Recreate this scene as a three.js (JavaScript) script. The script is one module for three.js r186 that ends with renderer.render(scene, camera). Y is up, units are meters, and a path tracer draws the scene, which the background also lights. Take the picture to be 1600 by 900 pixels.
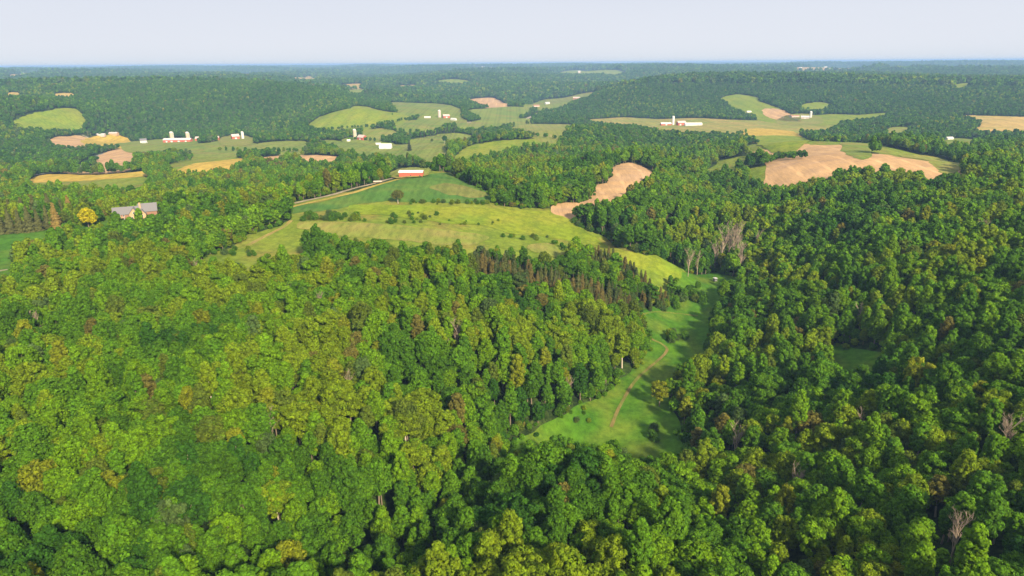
import * as THREE from 'three';
import { mergeGeometries } from 'three/addons/utils/BufferGeometryUtils.js';

// ---------------------------------------------------------------- camera, sky, sun, exposure
const scene = new THREE.Scene();
const camera = new THREE.PerspectiveCamera(45.77, 16 / 9, 1, 60000);
camera.rotation.order = 'YXZ';
camera.position.set(0, 120, 0);
camera.rotation.set(-Math.atan(352 / 1066), 0, -THREE.MathUtils.degToRad(0.4));
const renderer = new THREE.WebGLRenderer({ antialias: true });
renderer.setSize(1024, 576);
renderer.toneMapping = THREE.LinearToneMapping;
renderer.toneMappingExposure = 2.6;
renderer.shadowMap.enabled = true;

function rng(seed) { let s = seed >>> 0; return () => { s = (s + 0x6d2b79f5) | 0; let t = Math.imul(s ^ (s >>> 15), 1 | s); t = (t + Math.imul(t ^ (t >>> 7), 61 | t)) ^ t; return ((t ^ (t >>> 14)) >>> 0) / 4294967296; }; }
const lerp = (a, b, t) => a + (b - a) * t, clamp = (x, a, b) => Math.min(b, Math.max(a, x));
const smooth = (a, b, x) => { const t = clamp((x - a) / (b - a), 0, 1); return t * t * (3 - 2 * t); };
const hash = (i, j, k = 0) => { let h = Math.imul(i, 374761393) + Math.imul(j, 668265263) + Math.imul(k, 1442695041); h = Math.imul(h ^ (h >>> 13), 1274126177); return ((h ^ (h >>> 16)) >>> 0) / 4294967296; };
function noise(x, y, k = 0) {
  const i = Math.floor(x), j = Math.floor(y), fx = x - i, fy = y - j, u = fx * fx * (3 - 2 * fx), v = fy * fy * (3 - 2 * fy);
  return lerp(lerp(hash(i, j, k), hash(i + 1, j, k), u), lerp(hash(i, j + 1, k), hash(i + 1, j + 1, k), u), v);
}
const fbm = (x, y, k = 0, n = 4) => { let s = 0, a = 0.5, t = 0; for (let o = 0; o < n; o++) { s += a * noise(x, y, k + o * 17); t += a; a *= 0.5; x *= 2.03; y *= 2.03; } return s / t; };
{ // a hazy evening sky: pale towards the horizon, soft blue overhead
  const W = 256, H = 128, data = new Float32Array(W * H * 4);
  const low = [0.310, 0.321, 0.345], mid = [0.262, 0.283, 0.335], top = [0.30, 0.315, 0.34], under = [0.26, 0.28, 0.30];
  for (let j = 0; j < H; j++) {
    const e = ((j + 0.5) / H - 0.5) * Math.PI, s = Math.sin(e);
    const a = Math.min(1, Math.max(0, s / 0.16)), b = Math.min(1, Math.max(0, (s - 0.05) / 0.9));
    for (let i = 0; i < W; i++) for (let c = 0; c < 3; c++) {
      let v = low[c] + (mid[c] - low[c]) * a; v += (top[c] - v) * Math.pow(b, 0.7);
      if (s < 0) v = low[c] + (under[c] - low[c]) * Math.min(1, -s / 0.1);
      if (s > 0) v *= 1 + 0.05 * (lerp(fbm(i / 9, s * 34, 5, 3), fbm((i - W) / 9, s * 34, 5, 3), smooth(W * 0.75, W, i)) - 0.5) * [1.1, 1, 0.7][c]; // thin streaks of high cloud
      data[(j * W + i) * 4 + c] = v; data[(j * W + i) * 4 + 3] = 1;
    }
  }
  const sky = new THREE.DataTexture(data, W, H, THREE.RGBAFormat, THREE.FloatType);
  sky.mapping = THREE.EquirectangularReflectionMapping; sky.magFilter = THREE.LinearFilter; sky.needsUpdate = true;
  scene.background = sky; scene.environment = sky;
}
const sun = new THREE.DirectionalLight(new THREE.Color().setRGB(1, 0.85, 0.60), 4.0);
sun.position.set(410, 530, 750); sun.target.position.set(0, 0, 0);
sun.name = 'sun'; sun.castShadow = true; sun.shadow.radius = 9;
Object.assign(sun.shadow.camera, { left: -1500, right: 1500, top: 1500, bottom: -1500, near: 1, far: 5000 });
sun.shadow.mapSize.set(4096, 4096);
scene.add(sun, sun.target);
scene.fog = new THREE.FogExp2(new THREE.Color().setRGB(0.36, 0.59, 1.0), 0.000095);

// ---------------------------------------------------------------- small tools
const names = new Map();
const numbered = (name) => { const n = names.get(name) ?? 0; names.set(name, n + 1); return n ? name + '_' + String(n).padStart(3, '0') : name; };
function tag(o, label, category, group, kind) { o.userData.label = label; if (category) o.userData.category = category; if (group) o.userData.group = group; if (kind) o.userData.kind = kind; return o; }
function mesh(name, geo, mat, parent) { const m = new THREE.Mesh(geo, mat); m.name = parent ? name : numbered(name); m.castShadow = m.receiveShadow = true; (parent ?? scene).add(m); return m; }
function thing(name, label, category, group, x = 0, y = 0, z = 0, turn = 0) { const g = new THREE.Group(); g.name = numbered(name); g.position.set(x, y, z); g.rotation.y = turn; scene.add(g); return tag(g, label, category, group); }
const rgb = (r, g, b) => new THREE.Color().setRGB(r, g, b);

const LAND = [ // surveyed ground heights: x, z, spline weight
-126,-116,366.3,-109,-118,-1273.8,-83,-121,488.1,-59,-128,3887.7,-37,-147,-11416.7,-16,-133,3786.8,7,-132,-639.1,30,-133,2120,
57,-144,-4852.6,77,-136,-457.1,93,-126,1520.2,108,-118,1504.9,130,-114,-1764.4,-117,-148,-378,-87,-152,761.6,-63,-162,2492.7,
-38,-170,705.9,-22,-175,-6798.1,-13,-204,-11579.3,0,-172,6931.5,20,-186,8097.8,34,-178,4738.4,45,-165,-4410,62,-197,-3291.6,
75,-183,-1915.9,91,-168,4308.7,111,-156,-3524.9,126,-144,2231.4,-180,-180,28.2,-146,-185,193.4,-119,-189,-584.3,-92,-194,507.3,
-67,-196,-632.4,-43,-200,4382.6,-23,-213,6815,-3,-243,-7082.6,71,-240,-606.5,89,-234,587.1,106,-219,809.5,126,-199,-637.3,
140,-183,870,159,-168,537.6,-194,-239,-243.9,-157,-239,170.2,-120,-237,455.5,-84,-235,-329.8,-49,-239,-1161.8,-16,-251,7017.6,
13,-261,31621.1,44,-288,-4980.6,92,-290,-216.9,112,-274,1796,157,-247,-1642.6,174,-228,1281.6,203,-210,-368.9,-204,-295,-445.5,
-140,-282,-424.7,-93,-292,-1034.1,-52,-291,218.3,-12,-304,-1730.4,26,-321,1370.3,60,-334,-574.7,127,-354,1121.1,155,-323,422.7,
184,-298,1246.2,209,-277,274,247,-263,31.5,-197,-338,846.2,-141,-321,1168.1,-93,-341,-134.7,-33,-342,1746.8,7,-362,-1410.3,
54,-365,1884.5,77,-371,3458.9,142,-439,15741.6,163,-397,-668.2,190,-368,2378.5,222,-351,-917.7,249,-324,42.9,43,-449,-6821.4,
87,-449,19486.3,111,-440,10430.2,145,-502,-1596,179,-488,-1608.4,210,-467,2841,268,-485,-1044.4,303,-454,59.6,330,-433,-394.9,
344,-379,218.3,77,-505,8427.4,133,-535,1697,189,-623,-1696.7,243,-678,-2453.5,241,-565,1370.9,344,-582,-457.1,366,-518,412.6,
433,-512,-89.8,58,-279,2431.6,39,-264,-42.7,13,-255,-30594,78,-333,-2073,96,-382,-7056.4,140,-437,-18672.1,160,-291,-2329.9,
-302,-388,-581.5,-290,-417,-77.1,-385,-420,356.2,-271,-476,673.1,-188,-414,-152.3,-140,-413,-577.6,-144,-368,-879.5,-86,-446,558.5,
-43,-447,-45.1,13,-454,-521.9,31,-448,4479.5,-19,-495,181.9,31,-527,-53.5,50,-517,-2648.2,67,-490,-3874.3,90,-462,-13225,
111,-451,-11668.4,-151,-498,1261.3,-123,-546,1519.9,-20,-555,1482.4,-70,-532,-789.1,-115,-506,-1584.4,51,-628,380.9,83,-626,511.7,
103,-680,532.5,152,-709,6136.2,271,-721,1830.2,290,-686,1243,-601,-846,26.4,-534,-895,12.7,-687,-997,147.9,-416,-952,475.2,
-637,-1090,228.3,-618,-1006,-334.8,-653,-1187,68.2,-685,-1391,108.8,-574,-1389,45.2,-939,-1574,-2710.3,-318,-1074,936.5,-354,-1061,-990.1,
-297,-1240,87.7,-214,-1163,-140.4,-225,-1245,80.8,-158,-1144,-530.5,-55,-1222,814,-117,-1162,246,23,-1155,-35.3,68,-1431,527,
48,-1242,-192.3,-80,-1092,-7.4,511,-1418,32.6,389,-1269,-164.7,437,-1176,306.1,-1014,-1548,579,-1007,-1492,-139.4,-1008,-1610,1832.6,
-362,-1661,-1491.6,-387,-1789,1455.9,-452,-1660,2046.4,-264,-1831,-896.7,-305,-2128,244.5,-185,-1871,198.7,-211,-1606,607.5,-31,-1850,218.9,
-86,-2499,275.4,127,-2697,-336.5,276,-2987,-156,432,-1799,-97.6,278,-2001,487.6,527,-1909,207.8,751,-2227,199.5,756,-2066,107.2,
786,-1926,-175.1,896,-1844,-4,1085,-1535,1433.7,1021,-1543,-457.4,704,-1093,475.8,823,-1488,119.9,-95,-643,2443.4,-82,-655,-541.1,
-60,-647,2171.2,-105,-631,-2052.4,-46,-618,492.4,137,-788,4883,121,-781,-2092.6,149,-776,-1649.4,385,-934,-280.5,417,-898,-644,
437,-855,1040.9,360,-933,2536.7,435,-765,758.6,440,-692,57.8,-399,-571,-175.2,-309,-597,112,-204,-571,-1389.2,-315,-716,208.2,
-773,-1130,-268.8,-393,-700,-79.3,-306,-868,-285,-184,-706,-425.9,-143,-736,379.6,-70,-760,-559.5,1,-635,-3155.9,39,-684,-1056,
-30,-837,226.3,66,-875,-568.2,155,-1037,273.4,261,-1123,-419.2,247,-880,-440.2,175,-716,-5876.8,305,-909,-2156.6,485,-789,-1801.9,
526,-743,336.4,556,-701,-60.9,567,-1114,-422.1,819,-1136,-167.8,772,-1286,-157.7,-739,-1619,654.5,-532,-1667,-1822.4,-927,-1449,344.9,
-1002,-1788,-300.7,-863,-1914,165.1,-675,-1968,-83.3,-523,-1930,-381.9,-1039,-2329,-56.7,-1353,-2162,355.8,-1227,-2292,-2.4,-840,-2355,80.2,
-678,-2302,250.1,-529,-2187,158.7,-415,-2313,-515.6,-1621,-1903,564.4,-1432,-1988,-724.5,-120,-1325,-509.2,-53,-1499,-544.4,124,-1896,-418.6,
386,-2095,-446.5,646,-2363,-103.1,334,-2427,-73,203,-2191,-70.4,383,-2622,406,629,-2780,136.3,967,-2681,87.2,775,-2440,-163.9,
1131,-2507,21.4,973,-2139,-122.5,1286,-2374,5.9,1106,-1959,111.9,1338,-1992,-49.2,1257,-1744,26.8,1057,-1698,-172,1143,-1518,-917,
1518,-1859,59.3,-3500,500,-1.4,-3500,-1500,4.5,-3500,-3500,-1.8,0,1200,8.7,2000,1200,0.2,-2000,1200,-0.3,3500,500,-1.2,
3500,-1500,-1.7,3500,-3500,-1.1,-1500,-300,13.9,1500,-300,14.9,-1200,-900,-24.8,1400,-1000,6.3,-1800,-1800,-252.7,2000,-2000,4.4,
-1000,-3500,32.8,0,-3600,37.4,1000,-3600,9.2,-2200,-2600,-0.2,2200,-2900,-0.3,-700,0,-17,700,0,-27.7,0,60,-190.7,
-250,60,14.2,250,60,-148.6,-300,-3000,9.2,-1200,-3000,-90,1200,-3200,-65.7,
], LAND_PLANE = [42.4401,-1.8522,-3.1612];
const FIELDS = [
["pasture","rolling pasture on the ridge below the red shed","pasture",0.1,1,[-168.7,-347.6,-178.6,-391.7,-173.3,-402.3,-171.4,-418.1,-171.8,-430.7,-162.8,-441.1,-155.4,-451.4,-154.5,-467.4,-167.4,-510.1,-149.7,-529.3,-122.5,-543.6,-106.2,-568.0,-99.8,-602,-98.7,-633,-78.7,-630,-58.6,-635,-53.9,-635,-46.9,-595.5,-34.7,-578.0,-23.3,-563.5,-16.6,-549.0,-15.1,-529.0,-4.6,-527.3,15.7,-535.9,36.4,-539.1,45.5,-524.1,54.0,-508.3,62.2,-494.4,72.7,-483.4,78.9,-438.5,88.7,-433.5,102.2,-435.9,121.7,-463.3,110.7,-423.5,101.7,-412.6,96.1,-398.6,79.4,-399.9,64.3,-405.7,51.0,-414.6,44.4,-434.4,39.0,-429.6,36.5,-434.2,31.9,-397.3,19.3,-393.0,7.8,-393.4,0.2,-398.6,-23.3,-385.5,-36.3,-376.5,-45.9,-381.3,-57.9,-368.0,-67.8,-374.2,-81.7,-377.2,-95.4,-381.5,-110.4,-399.2,-125.7,-395.5,-129.8,-395.3,-111.5,-378.0,-116.0,-362.7,-126.8,-347.9,-132.3,-339.8,-147.1,-335.0]],
["meadow","lush green meadow along the valley floor between the woods","meadow",0.128,1,[109.5,-425.7,138.1,-453.5,149.7,-441.4,149.5,-418.0,140.4,-404.5,126.8,-390.4,115.3,-366.4,101.8,-324.1,90.1,-306.6,78.6,-296.4,71.2,-280.2,70.9,-252.9,61.3,-217.4,48.8,-219.2,36.8,-233.6,11.8,-228.2,-3.8,-215.3,-1.7,-242.8,6.2,-250.8,17.4,-259.0,32.5,-273.3,46.9,-293.5,58.8,-309.9,68.5,-326.3,74.6,-344.4,72.8,-363.8,77.1,-375.3,88.2,-388.3,98.2,-398.9,103.1,-409.2]],
["clearing","small grassy clearing enclosed by dark woods","meadow",0.156,1,[154.0,-303.1,161.4,-293.7,165.9,-279.1,145.3,-249.9,136.3,-245.8,130.5,-249.1,139.0,-273.1]],
["hay_field","dark green hay field sloping down from the red shed","hay",0.284,1,[-160.1,-490.9,-142.2,-510.1,-126.1,-536.5,-110.6,-562.9,-97.6,-588.6,-77.0,-601,-57.8,-626,-49.8,-612,-20.5,-557.0,-16.1,-530.0,-36.7,-522.5,-73.2,-518.2,-97.5,-516.6,-118.9,-502.7,-128.0,-490.9,-155.7,-477.5]],
["hay_field","browned patch in the dark green hay field","haybrown",0.412,1,[-65.9,-555.4,-50.7,-574.9,-34.0,-564.6,-20.2,-546.9,-30.0,-536.5,-50.5,-540.2]],
["hay_strip","pale mown hay strip curving across the pasture","cut",0.34,1,[-145.7,-458.2,-120.6,-459.7,-92.8,-456.5,-65.1,-454.1,-38.1,-453.5,-16.3,-452.3,-20.8,-434.8,-40.6,-421.5,-60.7,-420.2,-76.4,-422.5,-107.1,-428.3,-126.4,-439.4,-144.9,-447.9]],
["grass_bank","yellow green grass bank under the hay field","yellow",0.368,1,[-120.8,-500.4,-84.1,-508.5,-48.1,-510.7,0.4,-522.9,41.2,-535.5,49.2,-521.5,56.5,-494.5,65.5,-482.1,74.6,-438.3,89.5,-433.1,115.0,-470.5,112.2,-430.0,102.0,-414.4,86.6,-416.6,72.4,-423.3,57.6,-455.0,48.2,-472.4,23.3,-477.7,0.3,-470.1,-18.0,-475.8,-44.7,-469.4,-67.7,-475.0,-91.1,-479.5,-110.0,-482.4]],
["hay_strip","small pale mown plot beside the pine rows","cut",0.396,1,[9.6,-441.9,25.7,-461.4,35.6,-433.7,32.6,-427.6,21.0,-429.5,12.4,-434.1]],
["lawn","green lawn beside the tan spruces and the brick house","lawn",0.324,1,[-358.3,-428.1,-333.9,-434.2,-321.3,-440.4,-310.1,-446.1,-298.9,-449.6,-288.3,-436.4,-266.5,-387.2,-274.8,-370.8,-258.7,-341.5,-242.9,-314.2,-270.5,-317.2]],
["ploughed_field","bare brown ploughed field on the wooded ridge beyond the meadow","soil",0.402,1,[105.2,-720,121.5,-769,135.4,-780,147.3,-765,154.2,-705,146.8,-676,129.9,-639,113.4,-599.1,103.5,-574.6,79.9,-517.0,69.7,-521.6,59.4,-527.2,53.7,-519.5,44.9,-520.6,31.9,-534.6,39.9,-555.4,60.1,-563.4,80.4,-652,92.1,-661,99.8,-686]],
["ploughed_field","wide bare brown ploughed field along the hilltop woods","soil",0.43,1,[331.6,-949,346.2,-931,359.1,-932,380.8,-923,393.5,-893,424.8,-872,431.4,-837,384.2,-748,401.1,-736,402.9,-714,410.4,-698,424.9,-673,406.2,-604,393.4,-585.7,372.4,-582.6,353.7,-571.1,354.9,-602,343.6,-612,334.0,-627,323.1,-640,304.4,-637,287.1,-634,275.6,-630,269.8,-644,261.8,-659,255.6,-669,256.0,-694,262.1,-705,324.7,-903]],
["grass_field","green strip along the far side of the wide ploughed field","green",0.608,1,[429.7,-900,597.3,-1194,448.1,-859,359.2,-699,356.2,-724]],
["grass_field","greyish grass strip at the end of the wide ploughed field","cut",0.436,1,[408.7,-716,505.8,-848,525.8,-841,403.8,-621,395.4,-626,422.8,-708]],
["grass_field","rough grass gap between scrub and the ploughed field","pasture",0.264,1,[210.3,-759,292.0,-960,315.5,-952,322.5,-921,244.7,-746,219.5,-749]],
["grass_field","grassy corner beside the wide ploughed field","pasture",0.292,1,[256.8,-749,273.7,-749,274.7,-723,259.1,-682,249.7,-708]],
["hill_pasture","yellow green pasture on the foot of the long wooded hill","yellow",0.52,1,[-1040,-1466,-1046,-1531,-1039,-1587,-1032,-1670,-988,-1624,-970,-1578,-966,-1522,-967,-1460,-984,-1438,-1004,-1424]],
["ploughed_field","small brown field by the gravel lane","soil",0.548,1,[-923,-1397,-948,-1547,-787,-1303,-769,-1260,-839,-1278]],
["grain_field","small yellow field beside the gravel lane","grain",0.576,1,[-944,-1561,-907,-1620,-724,-1293,-746,-1266,-772,-1280]],
["ploughed_field","brown field beside the curving grey road","soil",0.604,1,[-649,-1072,-709,-1198,-718,-1277,-645,-1195,-577.1,-1056,-491.6,-890,-516.1,-864,-593.7,-907,-624,-1033]],
["grain_field","yellow verge field between the road and the farmyard","grain",0.532,1,[-651,-1134,-725,-1312,-666,-1304,-564.1,-1111,-572.5,-1078,-634,-1126]],
["grain_field","long golden strip field below the brown field","grain",0.66,1,[-544.7,-748,-597.8,-883,-517.2,-852,-477.2,-875,-460.3,-902,-438.6,-858,-450.4,-831,-476.6,-815,-519.0,-791,-565.6,-786]],
["grass_field","rough green field in front of the golden strip","pasture",0.588,1,[-563.1,-780,-522.5,-797,-476.6,-815,-448.9,-831,-356.4,-660,-355.2,-619,-416.1,-651,-479.0,-689]],
["grain_field","golden strip field on the rise behind the wood","grain",0.716,1,[-421.5,-842,-439.5,-970,-423.6,-1082,-401.1,-1040,-347.8,-853,-375.4,-805,-401.4,-806]],
["farm_field","green and tan farm field beside the long red barns","green",0.644,1,[-626,-1330,-596.0,-1351,-595.2,-1464,-485.1,-1319,-399.4,-1157,-456.0,-1098,-526.5,-1108]],
["ploughed_field","brown plot on the slope behind the red barns","soil",0.572,1,[-528.9,-1148,-542.6,-1311,-477.0,-1280,-435.1,-1244,-464.0,-1118]],
["grass_field","green field between hedges below the farm","pasture",0.5,1,[-508.8,-1077,-483.6,-1125,-435.4,-1099,-394.5,-905,-420.5,-853]],
["ploughed_field","brown contour field below the white farm buildings","soil",0.628,1,[-395.4,-1102,-370.9,-1115,-309.4,-1099,-274.3,-1080,-249.8,-1043,-237.8,-933,-246.7,-907,-276.0,-946,-331.0,-1042,-321.4,-937,-337.2,-938]],
["farm_field","green field beside the small farm with the white barn","green",0.556,1,[-482.6,-1319,-457.8,-1374,-408.8,-1371,-364.2,-1253,-341.4,-1096,-393.0,-1138,-424.4,-1158]],
["farm_field","broad green fields around the large white barn","green",0.584,1,[-388.7,-1358,-368.9,-1398,-322.7,-1365,-282.9,-1373,-243.4,-1328,-206.0,-1340,-208.2,-1426,-184.3,-1468,-145.1,-1528,-108.3,-1543,-60.2,-1474,-58.1,-1179,-78.9,-1163,-104.2,-1169,-96.3,-1056,-74.0,-628,-136.1,-986,-175.3,-1001,-208.3,-1003,-236.5,-1025,-321.8,-1227]],
["hill_pasture","green pasture ridge behind the red shed wood","yellow",0.612,1,[-64.3,-625,-85.9,-1011,-72.0,-1137,-39.3,-1168,1.8,-1206,54.3,-1263,83.8,-1234,71.5,-1112,1.4,-1044,-34.9,-974,-66.8,-912]],
["farm_field","smooth green hill field crowned by a tan patch","yellow",0.74,1,[-485.8,-1671,-471.6,-1766,-429.4,-1796,-458.4,-2078,-417.6,-2062,-336.9,-1870,-283.7,-1910,-252.5,-1896,-256.6,-1777,-266.3,-1635,-308.7,-1621,-333.3,-1526,-409.7,-1524]],
["farm_field","green field behind the smooth hill field","green",0.768,1,[-402.5,-2496,-261.4,-2485,-143.5,-1872,-193.0,-1873,-242.6,-1862,-281.7,-1864,-344.2,-2071]],
["farm_field","flat green field below the silo farm","green",0.796,1,[-268.2,-1625,-208.0,-1851,-144.0,-1830,-136.9,-1676,-192.6,-1484,-233.3,-1493]],
["farm_field","small tan and green plot among hedges","cut",0.824,1,[-325.5,-1554,-301.4,-1594,-250.6,-1522,-242.9,-1417,-280.5,-1396]],
["farm_field","valley field beside the pale highway","green",0.852,1,[-128.4,-1590,-80.9,-1838,3.4,-2005,59.2,-2036,56.4,-1937,-27.3,-1633,-105.1,-1566]],
["farm_field","green valley field in front of the far houses","green",0.88,1,[-123.2,-2148,4.2,-2353,51.4,-2358,45.7,-2099,3.4,-1985,-72.9,-1854]],
["ploughed_field","brown field under the far ridge woods","soil",0.808,1,[-166.1,-3062,-79.4,-3144,-10.6,-2337,-47.0,-2250,-105.0,-2317]],
["farm_field","tan topped field on the knoll beyond the pasture ridge","cut",0.736,1,[2.7,-1676,82.6,-1929,167.5,-1930,113.0,-1387,86.6,-1244,62.1,-1191,39.4,-1272]],
["farm_field","narrow valley pasture around the far houses","green",0.864,1,[62.6,-2299,144.6,-3069,234.3,-3080,310.0,-3146,367.7,-3155,289.8,-2582,225.7,-2513,168.8,-2354,122.0,-2277]],
["farm_field","long pale green valley floor fields under the wooded hill","valley",0.792,1,[212.5,-2025,352.1,-2180,501.2,-2018,568.7,-1875,688,-1827,815,-1803,668,-1465,569.0,-1418,484.4,-1380,431.6,-1374,389.6,-1405,339.6,-1412,308.4,-1450,291.3,-1657,236.2,-1886]],
["grain_field","golden plot on the valley floor beyond the scrub wood","grain",0.92,1,[491.9,-1500,565.0,-1604,587.9,-1555,603,-1478,376.3,-929,440.5,-1287]],
["grass_field","bright green plot above the wide ploughed field","yellow",0.948,1,[424.9,-1378,479.1,-1400,564.8,-1388,359.5,-875,344.4,-916,445.3,-1298]],
["hill_pasture","sloping pasture climbing the wooded hill above the tin barns","yellow",0.976,1,[702,-2364,770,-2418,806,-2332,783,-2202,794,-2094,770,-1938,770,-1872,717,-1739,673,-1725,652,-1776,666,-1966,668,-2149,682,-2263]],
["ploughed_field","tan bare strip at the foot of the sloping pasture","soil",1.204,1,[743,-2073,777,-2074,789,-1994,770,-1872,736,-1787,707,-1814]],
["farm_field","yellow green field by the highway beyond the dark wood","yellow",1.032,1,[822,-1927,887,-1937,937,-1894,1009,-1889,993,-1844,837,-1689,721,-1627,729,-1708]],
["farm_field","small tan plot enclosed by valley trees","cut",1.06,1,[795,-1475,841,-1523,861,-1517,780,-1375,733,-1346]],
["grain_field","broad tan field on the valley floor past the dark wood","grain2",1.088,1,[1134,-1762,1183,-1723,1226,-1694,1274,-1655,1055,-1331,935,-1352,916,-1378,1018,-1513,1048,-1590]],
["grass_field","green paddock with a white shed among trees","green",1.116,1,[660,-1072,838,-1314,864,-1284,610,-914,554.5,-876]],
["hill_pasture","small pasture patch high on the wooded hill","yellow",1.144,1,[883,-2128,948,-2167,960,-2109,877,-1991,846,-2014]],
["far_field","pale field on the distant wooded plateau","grain2",1.372,1,[-1533,-5096,-1709,-6084,-1038,-3684,-1091,-3663]],
["far_field","pale field on the distant wooded plateau","grain2",1.4,1,[-900,-3740,-829,-3912,-743,-3469,-795,-3399]],
["far_field","pale field on the distant wooded plateau","yellow",1.428,1,[-759,-3370,-699,-3515,-560.6,-2813,-564.7,-2556]],
["far_field","pale field on the distant wooded plateau","yellow",1.456,1,[-444.5,-3966,-343.7,-4132,-217.2,-3980,-253.8,-3723,-366.1,-3778]],
["far_field","pale field on the distant wooded plateau","grain2",1.484,1,[-613,-3786,-511.7,-3850,-498.9,-3555,-566.8,-3539]],
["far_field","pale field on the distant wooded plateau","grain2",1.512,1,[-550.0,-9847,-104.9,-8641,-102.6,-8449,-438.1,-8229]],
["far_field","pale field on the distant wooded plateau","yellow",1.54,1,[288.8,-5628,607,-6972,900,-5606,692,-4698,496.8,-5419]],
["far_field","pale field on the distant wooded plateau","grain2",1.568,1,[2546,-6439,4291,-8853,2576,-5261,2135,-5275]],
["far_field","pale field on the distant wooded plateau","grain2",1.596,1,[2905,-5580,4670,-8135,4556,-7670,2792,-5180]],
["far_field","pale field on the distant wooded plateau","grain2",1.624,1,[-3542,-5060,-4641,-7042,-3284,-4989,-2836,-4063]],
["far_field","pale field on the distant wooded plateau","yellow",1.452,1,[1497,-2393,1608,-2492,1536,-2354,1406,-2220]],
["far_field","pale field on the distant wooded plateau","grain2",1.48,1,[-1324,-2068,-1283,-2068,-1199,-1937,-1228,-1921]],
["far_field","pale field on the distant wooded plateau","grain2",1.508,1,[-2120,-9215,-2131,-12079,-2111,-12090,-2038,-9031]],
["far_field","pale field on the distant wooded plateau","yellow",1.536,1,[-3022,-8088,-2670,-8123,-2530,-7731,-1740,-4698]],
["far_field","pale field on the distant wooded plateau","grain2",1.564,1,[-1476,-2092,-1450,-2095,-1398,-2022,-1170,-1655]],
["farmyard","mown yard around the red dairy barns","green",0.992,1,[-863,-1573,-808,-1570,-706,-1540,-607,-1354,-528.1,-1158,-584.5,-1153,-649,-1184]],
["farmyard","yard around the pale silo and white barn","green",1.02,1,[-341.4,-1435,-299.7,-1458,-252.8,-1382,-222.4,-1335,-183.0,-1095,-216.7,-1096,-295.5,-1343,-319.1,-1338]],
["farmyard","tan stubble yard behind the red shed","cut",1.148,1,[-155.8,-892,-147.4,-936,-119.6,-937,-73.0,-626,-73.3,-597.8,-87.7,-588.8,-99.4,-585.8]],
["farmyard","yard of the pink silo farm","green",1.076,1,[-238.2,-1892,-199.4,-1935,-138.8,-1899,-118.4,-1656,-161.8,-1637,-205.2,-1625]],
["farmyard","yard of the tin barns","cut",1.204,1,[763,-1954,823,-1975,841,-1932,732,-1679,658,-1681]],
["farmyard","grass around the small faded red barn","cut",1.232,1,[-659,-1616,-636,-1653,-489.2,-1284,-520.2,-1273]],
["farmyard","grass yard around the brick house","lawn",1.16,1,[-282.3,-466.5,-274.2,-484.7,-252.7,-482.4,-230.5,-438.7,-244.3,-425.1,-254.7,-420.2]],
["farmyard","grass under the bright yellow tree","lawn",0.988,1,[-292.2,-447.2,-276.5,-451.4,-269.3,-441.5,-258.4,-420.3,-274.9,-419.5]],
["grass_field","rough grass falling away behind the wide ploughed field","pasture",0.05,1,[321.6,-921,335.8,-903,347.1,-901,367.5,-890,379.4,-861,407.1,-836,415.1,-805,393.4,-716,401.2,-682,415.8,-654,523.0,-822,504.6,-858,494.8,-900,522.1,-1012,512.1,-1051,477.2,-1082,462.2,-1120,436.6,-1133,422.4,-1135,404.5,-1158]]];
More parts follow.
